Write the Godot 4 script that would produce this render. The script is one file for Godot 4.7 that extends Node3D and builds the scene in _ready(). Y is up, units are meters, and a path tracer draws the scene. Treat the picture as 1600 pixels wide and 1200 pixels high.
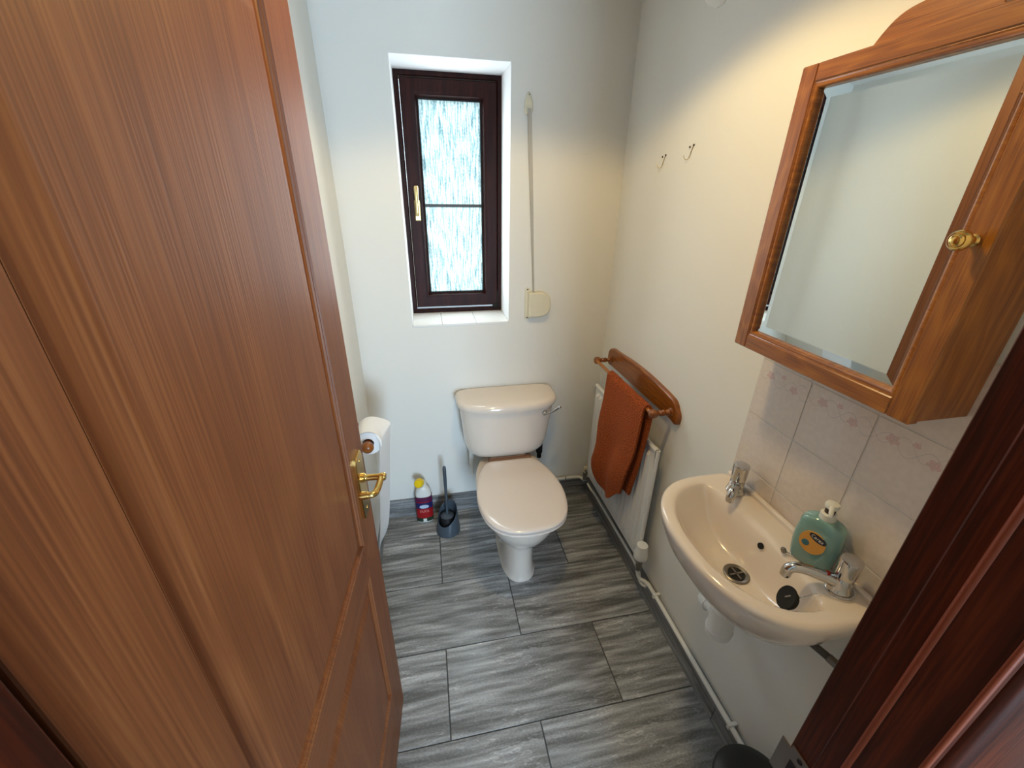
extends Node3D

# ------------------------------------------------------------------ mesh builder
class B:
	var v := PackedVector3Array()
	var uv := PackedVector2Array()
	var has_uv := false
	var shift := Vector2()
	var T := Transform3D()
	func tri(a: Vector3, b: Vector3, c: Vector3) -> void:
		v.append(T * a); v.append(T * b); v.append(T * c)
	func quad(a: Vector3, b: Vector3, c: Vector3, d: Vector3) -> void:
		tri(a, b, c); tri(a, c, d)
	func quad_uv(p: Array, t: Array) -> void:
		has_uv = true
		for k in [0, 1, 2, 0, 2, 3]:
			v.append(T * (p[k] as Vector3)); uv.append(t[k])
	func box(c: Vector3, s: Vector3, e := 0.0) -> void:
		var h := s * 0.5
		e = minf(e, minf(h.x, minf(h.y, h.z)) * 0.9)
		if e <= 0.0:
			for ax in 3:
				for sg in [-1.0, 1.0]:
					var q := []
					for k in [[-1, -1], [1, -1], [1, 1], [-1, 1]]:
						var p := Vector3()
						p[ax] = sg * h[ax]; p[(ax + 1) % 3] = k[0] * h[(ax + 1) % 3]; p[(ax + 2) % 3] = k[1] * h[(ax + 2) % 3]
						q.append(c + p)
					if sg < 0: q.reverse()
					quad(q[0], q[1], q[2], q[3])
			return
		# faces
		for ax in 3:
			var b1 := (ax + 1) % 3
			var b2 := (ax + 2) % 3
			for sg in [-1.0, 1.0]:
				var q := []
				for k in [[-1, -1], [1, -1], [1, 1], [-1, 1]]:
					var p := Vector3()
					p[ax] = sg * h[ax]; p[b1] = k[0] * (h[b1] - e); p[b2] = k[1] * (h[b2] - e)
					q.append(c + p)
				if sg < 0: q.reverse()
				quad(q[0], q[1], q[2], q[3])
		# edges
		for ax in 3:
			var b1 := (ax + 1) % 3
			var b2 := (ax + 2) % 3
			for s1 in [-1.0, 1.0]:
				for s2 in [-1.0, 1.0]:
					var q := []
					for k in [[0, -1], [0, 1], [1, 1], [1, -1]]:
						var p := Vector3()
						p[ax] = k[1] * (h[ax] - e)
						p[b1] = s1 * (h[b1] - (0.0 if k[0] == 0 else e))
						p[b2] = s2 * (h[b2] - (e if k[0] == 0 else 0.0))
						q.append(c + p)
					if s1 * s2 > 0: q.reverse()
					quad(q[0], q[1], q[2], q[3])
		for sx in [-1.0, 1.0]:
			for sy in [-1.0, 1.0]:
				for sz in [-1.0, 1.0]:
					var p1 := c + Vector3(sx * h.x, sy * (h.y - e), sz * (h.z - e))
					var p2 := c + Vector3(sx * (h.x - e), sy * h.y, sz * (h.z - e))
					var p3 := c + Vector3(sx * (h.x - e), sy * (h.y - e), sz * h.z)
					if sx * sy * sz > 0: tri(p1, p2, p3)
					else: tri(p1, p3, p2)
	func span(a: Vector3, b: Vector3, e := 0.0) -> void:
		box((a + b) * 0.5, (b - a).abs(), e)
	func loft(rings: Array, cap0 := true, cap1 := true, closed := true) -> void:
		for i in rings.size() - 1:
			var r0: PackedVector3Array = rings[i]
			var r1: PackedVector3Array = rings[i + 1]
			var n := r0.size()
			for k in (n if closed else n - 1):
				var m := (k + 1) % n
				quad(r0[k], r0[m], r1[m], r1[k])
		if cap0: fan(rings[0], true)
		if cap1: fan(rings[rings.size() - 1], false)
	func fan(r: PackedVector3Array, rev: bool) -> void:
		var c := Vector3()
		for p in r: c += p
		c /= r.size()
		for k in r.size():
			var m := (k + 1) % r.size()
			if rev: tri(c, r[m], r[k])
			else: tri(c, r[k], r[m])
	func lathe(prof: Array, segs := 24, cap0 := true, cap1 := true) -> void:
		var rings := []
		for p in prof:
			var r := PackedVector3Array()
			for k in segs:
				var a := TAU * k / segs
				r.append(Vector3(cos(a) * p.x, p.y, sin(a) * p.x))
			rings.append(r)
		loft(rings, cap0, cap1)
	func tube(path: Array, rad, segs := 10, caps := true) -> void:
		var rings := []
		var up := Vector3(0.123, 0.97, 0.21).normalized()
		var last := Vector3()
		for i in path.size():
			var d: Vector3 = (path[mini(i + 1, path.size() - 1)] - path[maxi(i - 1, 0)]).normalized()
			var s := (up if last == Vector3() else last)
			var x := s - d * s.dot(d)
			if x.length() < 0.05: x = Vector3(1, 0.1, 0.3) - d * Vector3(1, 0.1, 0.3).dot(d)
			x = x.normalized()
			last = x
			var y := d.cross(x)
			var r: float = rad[i] if rad is Array else rad
			var ring := PackedVector3Array()
			for k in segs:
				var a := TAU * k / segs
				ring.append(path[i] + x * cos(a) * r + y * sin(a) * r)
			rings.append(ring)
		loft(rings, caps, caps)
	func prism(poly: PackedVector2Array, z0: float, z1: float, e := 0.0, e0 := -1.0) -> void:
		# polygon in the local xy plane, drawn out along local z, with bevelled rims
		if e0 < 0.0: e0 = e
		var area := 0.0
		for i in poly.size():
			area += poly[i].cross(poly[(i + 1) % poly.size()])
		var p := poly.duplicate()
		if area < 0.0: p.reverse()
		var rings := []
		var levels := []
		if e0 > 0.0: levels.append([z0, e0])
		levels.append([z0 + e0, 0.0])
		levels.append([z1 - e, 0.0])
		if e > 0.0: levels.append([z1, e])
		for l in levels:
			var r := PackedVector3Array()
			var ins := inset(p, l[1])
			for q in ins: r.append(Vector3(q.x, q.y, l[0]))
			rings.append(r)
		loft(rings, false, false)
		for c in [[rings[0], true, e0], [rings[rings.size() - 1], false, e]]:
			var flat := inset(p, c[2])
			var ids := Geometry2D.triangulate_polygon(flat)
			for k in range(0, ids.size(), 3):
				var t := [ids[k], ids[k + 1], ids[k + 2]]
				var ar: float = (flat[t[1]] - flat[t[0]]).cross(flat[t[2]] - flat[t[0]])
				if (ar < 0.0) != c[1]: t.reverse()
				tri(c[0][t[0]], c[0][t[1]], c[0][t[2]])
	static func inset(p: PackedVector2Array, d: float) -> PackedVector2Array:
		if d <= 0.0: return p
		var o := PackedVector2Array()
		var n := p.size()
		for i in n:
			var a := (p[i] - p[(i + n - 1) % n]).normalized()
			var b := (p[(i + 1) % n] - p[i]).normalized()
			var na := Vector2(-a.y, a.x)
			var nb := Vector2(-b.y, b.x)
			var m := na + nb
			var l := m.length_squared()
			o.append(p[i] + (m * (2.0 * d / l) if l > 0.3 else na * d))
		return o
	func mesh(off := Vector3(), smooth := 42.0, orient := true) -> ArrayMesh:
		var n := v.size()
		if orient:
			var vol := 0.0
			for i in range(0, n, 3):
				vol += (v[i] - v[0]).dot((v[i + 1] - v[0]).cross(v[i + 2] - v[0]))
			if vol > 0.0:
				for i in range(0, n, 3):
					var s := v[i + 1]
					v[i + 1] = v[i + 2]; v[i + 2] = s
					if has_uv:
						var t := uv[i + 1]
						uv[i + 1] = uv[i + 2]; uv[i + 2] = t
		var fn := PackedVector3Array()
		var at := {}
		for i in range(0, n, 3):
			var f := (v[i + 2] - v[i]).cross(v[i + 1] - v[i])
			fn.append(f)
			for k in 3:
				var key := Vector3i((v[i + k] * 50000.0).round())
				if at.has(key): at[key].append(i / 3)
				else: at[key] = [i / 3]
		var nm := PackedVector3Array()
		nm.resize(n)
		var lim := cos(deg_to_rad(smooth))
		var un := PackedVector3Array()
		for f in fn: un.append(f.normalized())
		for i in n:
			var me := i / 3
			var s := Vector3()
			for o in at[Vector3i((v[i] * 50000.0).round())]:
				if un[o].dot(un[me]) >= lim: s += fn[o]
			nm[i] = s.normalized() if s.length() > 1e-14 else Vector3.UP
		var pos := PackedVector3Array()
		pos.resize(n)
		for i in n: pos[i] = v[i] - off
		var arr := []
		arr.resize(Mesh.ARRAY_MAX)
		arr[Mesh.ARRAY_VERTEX] = pos
		arr[Mesh.ARRAY_NORMAL] = nm
		if not has_uv:
			uv.resize(n)
			for i in n:
				var f := un[i / 3].abs()
				var p := pos[i]
				if f.y > 0.75: uv[i] = Vector2(p.x, p.z) + shift
				elif f.x >= f.z: uv[i] = Vector2(p.z, p.y) + shift
				else: uv[i] = Vector2(p.x, p.y) + shift
		arr[Mesh.ARRAY_TEX_UV] = uv
		var am := ArrayMesh.new()
		am.add_surface_from_arrays(Mesh.PRIMITIVE_TRIANGLES, arr)
		return am

# ------------------------------------------------------------------ scene helpers
var M := {}
var taken := {}
var made := 0

func numbered(called: String) -> String:
	var k: int = taken.get(called, 0)
	taken[called] = k + 1
	return called if k == 0 else "%s_%03d" % [called, k]

func thing(called: String, label: String, category: String, at := Vector3.ZERO, group := "") -> Node3D:
	var o := Node3D.new()
	o.name = numbered(called)
	add_child(o)
	o.position = at
	o.set_meta("label", label)
	o.set_meta("category", category)
	if group: o.set_meta("group", group)
	return o

func setting(called: String, label := "") -> Node3D:
	var o := Node3D.new()
	o.name = called
	add_child(o)
	o.set_meta("kind", "structure")
	if label: o.set_meta("label", label)
	return o

func origin_of(n: Node3D) -> Vector3:
	var p := Vector3()
	var q: Node = n
	while q is Node3D and q != self:
		p += q.position
		q = q.get_parent()
	return p

# commits what b holds (built in world coordinates) as one named mesh under parent
func put(parent: Node3D, called: String, b: B, m: Material, label := "", smooth := 42.0, orient := true) -> MeshInstance3D:
	var o := MeshInstance3D.new()
	o.name = called
	made += 1
	b.shift = Vector2(fmod(made * 0.137, 1.0), fmod(made * 0.291, 1.0))
	o.mesh = b.mesh(origin_of(parent), smooth, orient)
	o.material_override = m
	parent.add_child(o, true)
	if label: o.set_meta("label", label)
	return o

# the same for shapes built in the parent's own coordinates
func put_local(parent: Node3D, called: String, b: B, m: Material, label := "", smooth := 42.0) -> MeshInstance3D:
	var o := MeshInstance3D.new()
	o.name = called
	made += 1
	b.shift = Vector2(fmod(made * 0.137, 1.0), fmod(made * 0.291, 1.0))
	o.mesh = b.mesh(Vector3(), smooth)
	o.material_override = m
	parent.add_child(o, true)
	if label: o.set_meta("label", label)
	return o

func struct(called: String, b: B, m: Material, label := "") -> MeshInstance3D:
	var o := put(self, called, b, m, label)
	o.set_meta("kind", "structure")
	return o

func curve(pts: Array, steps := 6) -> Array:
	var out := []
	for i in pts.size() - 1:
		var p0 = pts[maxi(i - 1, 0)]
		var p1 = pts[i]
		var p2 = pts[i + 1]
		var p3 = pts[mini(i + 2, pts.size() - 1)]
		for k in steps:
			var t := float(k) / steps
			out.append(0.5 * ((2.0 * p1) + (p2 - p0) * t + (2.0 * p0 - 5.0 * p1 + 4.0 * p2 - p3) * t * t + (3.0 * p1 - p0 - 3.0 * p2 + p3) * t * t * t))
	out.append(pts[pts.size() - 1])
	return out

func frame_to(at: Vector3, y_axis: Vector3, hint := Vector3(0, 0, 1)) -> Transform3D:
	var y := y_axis.normalized()
	var x := y.cross(hint)
	if x.length() < 0.01: x = y.cross(Vector3(1, 0, 0))
	x = x.normalized()
	return Transform3D(Basis(x, y, x.cross(y)), at)

# egg- or D-shaped ring: along z (half a), towards the room -x (front f) and the wall (back b), with corner powers
func ring(cx: float, cz: float, y: float, a: float, f: float, b: float, nf := 2.0, nb := 2.0, n := 72) -> PackedVector3Array:
	var r := PackedVector3Array()
	for k in n:
		var t := TAU * k / n
		var c := cos(t)
		var s := sin(t)
		var p := nf if s >= 0.0 else nb
		var zz := signf(c) * pow(absf(c), 2.0 / p) * a
		var xx := -pow(absf(s), 2.0 / p) * f if s >= 0.0 else pow(absf(s), 2.0 / p) * b
		r.append(Vector3(cx + xx, y, cz + zz))
	return r

# the same with the long axis along z: width a in x, towards the room +z (front f) and the wall -z (back b)
func ring_z(cx: float, cz: float, y: float, a: float, f: float, b: float, nf := 2.0, nb := 2.0, n := 72) -> PackedVector3Array:
	var r := PackedVector3Array()
	for k in n:
		var t := TAU * k / n
		var c := cos(t)
		var s := sin(t)
		var p := nf if s >= 0.0 else nb
		var xx := signf(c) * pow(absf(c), 2.0 / p) * a
		var zz := pow(absf(s), 2.0 / p) * f if s >= 0.0 else -pow(absf(s), 2.0 / p) * b
		r.append(Vector3(cx + xx, y, cz + zz))
	return r

# ------------------------------------------------------------------ textures and materials
func noise(w: int, h: int, freq: float, sd: int, oct := 3, kind := FastNoiseLite.TYPE_SIMPLEX_SMOOTH) -> Image:
	var n := FastNoiseLite.new()
	n.noise_type = kind
	n.seed = sd
	n.frequency = freq
	n.fractal_octaves = oct
	var im := n.get_seamless_image(w, h, false, false, 0.2, true)
	im.convert(Image.FORMAT_L8)
	return im

func stretched(w: int, h: int, sw: int, sh: int, freq: float, sd: int, oct := 3) -> PackedByteArray:
	# nine copies side by side are enlarged and the middle one cut out, so that the edges still meet
	var im := noise(sw, sh, freq, sd, oct)
	var big := Image.create(sw * 3, sh * 3, false, Image.FORMAT_L8)
	for k in 9:
		big.blit_rect(im, Rect2i(0, 0, sw, sh), Vector2i((k % 3) * sw, (k / 3) * sh))
	big.resize(w * 3, h * 3, Image.INTERPOLATE_CUBIC)
	return big.get_region(Rect2i(w, h, w, h)).get_data()

func tex(im: Image) -> ImageTexture:
	return ImageTexture.create_from_image(im)

# wood: fibres run along v (turned: along u); returns [colour, height]
func wood(sd: int, dark: Color, mid: Color, light: Color, rings: int, warp: float, turned := false, w := 512, h := 1024, band := 0.55) -> Array:
	var fine := stretched(w, h, w, 40, 0.16, sd, 3)
	var bands := stretched(w, h, 128, 16, 0.05, sd + 1, 3)
	var bend := stretched(w, h, 48, 64, 0.035, sd + 2, 2)
	var col := PackedByteArray()
	var hgt := PackedByteArray()
	col.resize(w * h * 3)
	hgt.resize(w * h)
	for y in h:
		for x in w:
			var i := y * w + x
			var f := fine[i] / 255.0
			var g := bands[i] / 255.0
			var r := 0.5 + 0.5 * sin(TAU * rings * (float(x) / w) + warp * (bend[i] / 255.0 - 0.5) + (f - 0.5) * 1.4)
			r = r * r
			var t := clampf(0.5 + 0.85 * (f - 0.5) + band * (g - 0.5) + 0.6 * band * (r - 0.4), 0.0, 1.0)
			var c := dark.lerp(mid, t * 2.0) if t < 0.5 else mid.lerp(light, t * 2.0 - 1.0)
			var j := (x * h + y) if turned else i
			col[j * 3] = int(c.r * 255.0); col[j * 3 + 1] = int(c.g * 255.0); col[j * 3 + 2] = int(c.b * 255.0)
			hgt[j] = int(clampf(0.5 + 0.6 * (f - 0.5) + 0.25 * (r - 0.5), 0.0, 1.0) * 255.0)
	var ww := h if turned else w
	var hh := w if turned else h
	return [tex(Image.create_from_data(ww, hh, false, Image.FORMAT_RGB8, col)), tex(Image.create_from_data(ww, hh, false, Image.FORMAT_L8, hgt))]

func mat(called: String, c: Color, rough := 0.5, metal := 0.0) -> StandardMaterial3D:
	var m := StandardMaterial3D.new()
	m.resource_name = called
	m.albedo_color = c
	m.roughness = rough
	m.metallic = metal
	return m

func wood_mat(called: String, t: Array, sc: Vector3, rough: float, relief := 0.02, coat := 0.0) -> StandardMaterial3D:
	var m := mat(called, Color.WHITE, rough)
	m.albedo_texture = t[0]
	m.heightmap_enabled = true
	m.heightmap_texture = t[1]
	m.heightmap_scale = relief
	m.uv1_scale = sc
	if coat > 0.0:
		m.clearcoat_enabled = true
		m.clearcoat = coat
		m.clearcoat_roughness = 0.25
	return m

func glazed(called: String, c: Color, rough := 0.1) -> StandardMaterial3D:
	var m := mat(called, c, rough)
	m.clearcoat_enabled = true
	m.clearcoat = 0.6
	m.clearcoat_roughness = 0.05
	return m

func make_materials() -> void:
	for k in [["wall", Color(0.89, 0.885, 0.86)], ["ceiling", Color(0.92, 0.915, 0.90)], ["reveal", Color(0.92, 0.92, 0.92)], ["hall", Color(0.66, 0.64, 0.60)]]:
		var m := mat(k[0] + "_paint", k[1], 0.75)
		M[k[0]] = m
	var d := wood(21, Color(0.385, 0.20, 0.09), Color(0.48, 0.27, 0.13), Color(0.565, 0.35, 0.19), 3, 9.0, false, 512, 1024, 0.3)
	M.door_v = wood_mat("door_veneer", d, Vector3(2.6, 0.5, 1), 0.5, 0.03)
	var dh := wood(21, Color(0.385, 0.20, 0.09), Color(0.48, 0.27, 0.13), Color(0.565, 0.35, 0.19), 3, 9.0, true, 512, 1024, 0.3)
	M.door_h = wood_mat("door_veneer_across", dh, Vector3(0.5, 2.6, 1), 0.5, 0.03)
	var jb := wood(35, Color(0.185, 0.058, 0.014), Color(0.265, 0.09, 0.022), Color(0.35, 0.135, 0.04), 2, 5.0, false, 256, 512)
	M.jamb = wood_mat("dark_mahogany", jb, Vector3(6, 1.2, 1), 0.45, 0.02)
	var pv := wood(47, Color(0.44, 0.24, 0.055), Color(0.575, 0.34, 0.09), Color(0.66, 0.42, 0.135), 4, 22.0)
	M.pine_v = wood_mat("varnished_pine", pv, Vector3(7, 1.3, 7), 0.30, 0.006, 0.3)
	var ph := wood(47, Color(0.44, 0.24, 0.055), Color(0.575, 0.34, 0.09), Color(0.66, 0.42, 0.135), 4, 22.0, true)
	M.pine_h = wood_mat("varnished_pine_across", ph, Vector3(1.3, 7, 1.3), 0.30, 0.006, 0.3)
	var oh := wood(53, Color(0.42, 0.215, 0.055), Color(0.54, 0.30, 0.085), Color(0.63, 0.375, 0.125), 3, 10.0, true, 256, 512)
	M.oak_h = wood_mat("stained_pine", oh, Vector3(2, 9, 2), 0.32, 0.006, 0.3)
	M.bar = mat("pale_wood", Color(0.66, 0.42, 0.19), 0.4)
	var wf := wood(61, Color(0.115, 0.04, 0.032), Color(0.165, 0.062, 0.048), Color(0.21, 0.088, 0.066), 2, 4.0, false, 256, 512)
	M.upvc = wood_mat("rosewood_frame", wf, Vector3(8, 1.5, 1), 0.42, 0.01)
	M.bead = mat("highlight_mahogany", Color(0.46, 0.19, 0.075), 0.45)  # paler than the jamb: the lit edge highlight put into the colour
	M.upvc.metallic_specular = 0.25
	M.jamb.metallic_specular = 0.35
	M.ceramic = glazed("champagne_ceramic", Color(0.893, 0.843, 0.79), 0.14)
	M.seat = glazed("champagne_seat", Color(0.905, 0.858, 0.82), 0.2)
	M.chrome = mat("chrome", Color(0.78, 0.78, 0.78), 0.10, 1.0)
	M.steel = mat("dull_steel", Color(0.55, 0.53, 0.50), 0.35, 1.0)
	M.brass = mat("polished_brass", Color(0.90, 0.76, 0.46), 0.18, 1.0)
	M.old_brass = mat("satin_brass", Color(0.80, 0.72, 0.52), 0.28, 1.0)
	M.white = mat("white_plastic", Color(0.90, 0.90, 0.88), 0.35)
	M.pipe = mat("white_gloss_paint", Color(0.89, 0.885, 0.86), 0.3)
	M.cream = mat("cream_plastic", Color(0.86, 0.83, 0.73), 0.4)
	M.strap = mat("grey_webbing", Color(0.70, 0.68, 0.64), 0.8)
	M.enamel = mat("white_enamel", Color(0.90, 0.90, 0.89), 0.28)
	M.black = mat("black_rubber", Color(0.02, 0.02, 0.02), 0.8)
	M.bin = mat("black_bin_plastic", Color(0.09, 0.095, 0.10), 0.45)
	M.slate = mat("slate_plastic", Color(0.27, 0.31, 0.35), 0.35)
	M.dark = mat("dark_void", Color(0.03, 0.03, 0.03), 0.7)
	M.mirror = mat("mirror_silver", Color(0.88, 0.90, 0.89), 0.01, 1.0)
	M.grout = mat("grey_grout", Color(0.30, 0.30, 0.30), 0.9)
	M.white_grout = mat("pale_grout", Color(0.78, 0.75, 0.72), 0.8)
	M.paper = mat("tissue_paper", Color(0.93, 0.93, 0.93), 0.9)
	M.yellow = mat("yellow_cap", Color(0.95, 0.80, 0.05), 0.35)
	M.red_dot = mat("red_ring", Color(0.45, 0.05, 0.04), 0.4)
	# terry cloth
	var terry := noise(256, 256, 0.13, 71, 2)
	var tw := mat("orange_terry", Color(0.95, 0.43, 0.08), 0.95)
	var tg := Gradient.new()
	tg.set_color(0, Color(0.22, 0.22, 0.22)); tg.set_color(1, Color(1, 1, 1))
	var timg := Image.create(256, 256, false, Image.FORMAT_RGB8)
	for y in 256:
		for x in 256:
			timg.set_pixel(x, y, tg.sample(terry.get_pixel(x, y).r))
	tw.albedo_texture = tex(timg)
	tw.heightmap_enabled = true
	tw.heightmap_texture = tex(terry)
	tw.heightmap_scale = 0.5
	tw.uv1_scale = Vector3(5, 5, 1)
	tw.rim_enabled = true
	tw.rim = 0.35
	tw.rim_tint = 0.8
	M.terry = tw
	# striated grey stone floor tile: bands run along u
	var w := 1024
	var h := 512
	var s1 := stretched(w, h, 80, 512, 0.036, 81, 5)
	var s2 := stretched(w, h, 40, 256, 0.026, 82, 3)
	var s3 := stretched(w, h, 120, 512, 0.026, 83, 4)
	var sp := stretched(w, h, 512, 512, 0.15, 84, 2)
	var col := PackedByteArray()
	col.resize(w * h * 3)
	var lo := Color(0.40, 0.40, 0.395)
	var hi := Color(0.84, 0.845, 0.85)
	var wave := stretched(w, h, 24, 16, 0.09, 85, 2)
	var mask := stretched(w, h, 48, 48, 0.06, 86, 2)
	for i in w * h:
		var j := posmod(i / w + int((wave[i] - 128) * 0.05), h) * w + i % w
		var a := s1[j] / 255.0 - 0.5
		var b := s2[j] / 255.0 - 0.5
		var vein := absf(s3[j] / 255.0 - 0.52)
		var t := 0.40 + 0.85 * a + 0.60 * b + 0.28 * (sp[i] / 255.0 - 0.5)
		var k := clampf((mask[i] / 255.0 - 0.40) * 4.0, 0.0, 1.0)
		if vein < 0.03: t += 0.42 * k * (1.0 - vein / 0.03)
		var c := lo.lerp(hi, clampf(t, 0.0, 1.0))
		col[i * 3] = int(c.r * 255.0); col[i * 3 + 1] = int(c.g * 255.0); col[i * 3 + 2] = int(c.b * 255.0)
	var stone := tex(Image.create_from_data(w, h, false, Image.FORMAT_RGB8, col))
	M.stone = mat("striated_grey_tile", Color.WHITE, 0.26)
	M.stone.albedo_texture = stone
	M.skirt = mat("striated_grey_skirting", Color(0.86, 0.86, 0.86), 0.32)
	M.skirt.albedo_texture = stone
	# glazed wall tiles, plain and with a printed flower border
	var cloud := noise(256, 256, 0.03, 91, 4)
	for k in 2:
		var im := Image.create(256, 256, false, Image.FORMAT_RGB8)
		for y in 256:
			for x in 256:
				var t: float = cloud.get_pixel(x, y).r
				im.set_pixel(x, y, Color(0.815, 0.765, 0.725).lerp(Color(0.85, 0.80, 0.76), t))
		if k == 1:
			var rose := Color(0.78, 0.60, 0.59)
			var leaf := Color(0.70, 0.67, 0.66)
			for f in [[62, 52, 24], [188, 66, 22], [128, 34, 13]]:
				for y in range(-30, 31):
					for x in range(-30, 31):
						var q := Vector2(x, y * 1.25).length()
						var an := atan2(y, x)
						var rr: float = f[2] * (0.86 + 0.14 * sin(an * 5.0))
						if q < rr:
							var inner := 0.5 + 0.5 * sin(q * 0.75 + an * 2.0)
							var px := clampi(f[0] + x, 0, 255)
							var py := clampi(f[1] + y, 0, 255)
							im.set_pixel(px, py, im.get_pixel(px, py).lerp(rose, 0.30 + 0.45 * inner))
			for x in 256:
				for kk in 2:
					var yy := int(52 + 26 * sin(TAU * x / 128.0 + kk * 2.4) + kk * 10)
					for dy in 3:
						im.set_pixel(x, clampi(yy + dy, 0, 255), im.get_pixel(x, clampi(yy + dy, 0, 255)).lerp(leaf, 0.6))
		var m := glazed("wall_tile_flower" if k else "wall_tile_plain", Color.WHITE, 0.16)
		m.albedo_texture = tex(im)
		M["tile_flower" if k else "tile_plain"] = m
	# obscured window glass: reeded, bubbled relief that scatters the daylight behind it
	var g1 := stretched(256, 512, 256, 40, 0.13, 101, 3)
	var g2 := noise(256, 512, 0.10, 102, 2).get_data()
	var gim := Image.create(256, 512, false, Image.FORMAT_RGB8)
	var ghm := Image.create(256, 512, false, Image.FORMAT_L8)
	for y in 512:
		for x in 256:
			var q := 0.72 * g1[y * 256 + x] / 255.0 + 0.28 * g2[y * 256 + x] / 255.0
			var e := clampf(0.80 + 3.0 * (q - 0.5), 0.0, 1.0)
			gim.set_pixel(x, y, Color(0.52, 0.64, 0.65).lerp(Color(0.97, 1.0, 1.0), e))
			ghm.set_pixel(x, y, Color(e, e, e))
	var gl := mat("obscured_glass", Color.WHITE, 0.2)
	gl.albedo_texture = tex(gim)
	gl.heightmap_enabled = true
	gl.heightmap_texture = tex(ghm)
	gl.heightmap_scale = 0.15
	gl.backlight_enabled = true
	gl.backlight = Color(1, 1, 1)
	gl.uv1_scale = Vector3(4.0, 1.6, 1)
	M.obscure = gl
	# soap
	var so := mat("teal_soap", Color(0.30, 0.58, 0.55, 0.35), 0.06)
	so.refraction_enabled = true
	so.refraction_scale = 0.04
	M.soap = so
	M.soap = glazed("teal_soap", Color(0.46, 0.62, 0.60), 0.12)
	var cl := mat("clear_plastic", Color(0.95, 0.95, 0.93, 0.25), 0.12)
	cl.transparency = BaseMaterial3D.TRANSPARENCY_ALPHA
	M.clear = cl
	M.frost = mat("frosted_plastic", Color(0.86, 0.86, 0.82), 0.35)

# ------------------------------------------------------------------ scene
const FLOOR_T := 0.3014
const CEIL := 2.32

func _ready() -> void:
	make_camera_and_light()
	make_materials()
	make_shell()
	make_floor()
	make_window()
	make_door()
	make_toilet()
	make_radiator()
	make_towel_rail()
	make_basin()
	make_cabinet()
	make_small()

func make_camera_and_light() -> void:
	var cam := Camera3D.new()
	cam.name = "camera"
	cam.transform = Transform3D(Basis(Vector3(0.9805009, 0.0130724, 0.1960795), Vector3(0.0708452, 0.9071762, -0.4147436), Vector3(-0.1833004, 0.4205478, 0.8885609)), Vector3(-0.8415, 1.609, 1.8239))
	cam.fov = rad_to_deg(2.0 * atan(600.0 / 644.43))
	cam.near = 0.02
	cam.current = true
	add_child(cam)
	var env := Environment.new()
	env.background_mode = Environment.BG_SKY
	var sk := ProceduralSkyMaterial.new()
	sk.sky_top_color = Color(0.72, 0.82, 0.90)
	sk.sky_horizon_color = Color(0.88, 0.94, 0.96)
	sk.ground_bottom_color = Color(0.42, 0.44, 0.42)
	sk.ground_horizon_color = Color(0.62, 0.66, 0.66)
	sk.sky_energy_multiplier = 3.7
	sk.ground_energy_multiplier = 3.7
	var sky := Sky.new()
	sky.sky_material = sk
	env.sky = sky
	env.tonemap_mode = Environment.TONE_MAPPER_LINEAR
	env.tonemap_exposure = 0.60
	env.sdfgi_enabled = true
	env.ssao_enabled = true
	env.ssil_enabled = true
	var we := WorldEnvironment.new()
	we.name = "world_environment"
	we.environment = env
	add_child(we)
	# daylight that the obscured window pane lets in
	var a := AreaLight3D.new()
	a.name = "window_daylight"
	a.area_size = Vector2(0.24, 0.77)
	a.light_color = Color(0.94, 0.98, 1.0)
	a.light_energy = 0.6
	a.area_range = 8.0
	a.shadow_enabled = true
	add_child(a)
	a.position = Vector3(-0.70, 1.555, -0.200)
	a.rotation.y = PI
	# daylight from the hall's glazed front door behind the camera
	var hl := AreaLight3D.new()
	hl.name = "hall_daylight"
	hl.area_size = Vector2(0.7, 1.3)
	hl.light_color = Color(0.79, 0.90, 1.0)
	hl.light_energy = 13.0
	hl.area_range = 10.0
	hl.shadow_enabled = true
	add_child(hl)
	hl.position = Vector3(-0.40, 0.95, 3.58)

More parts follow.
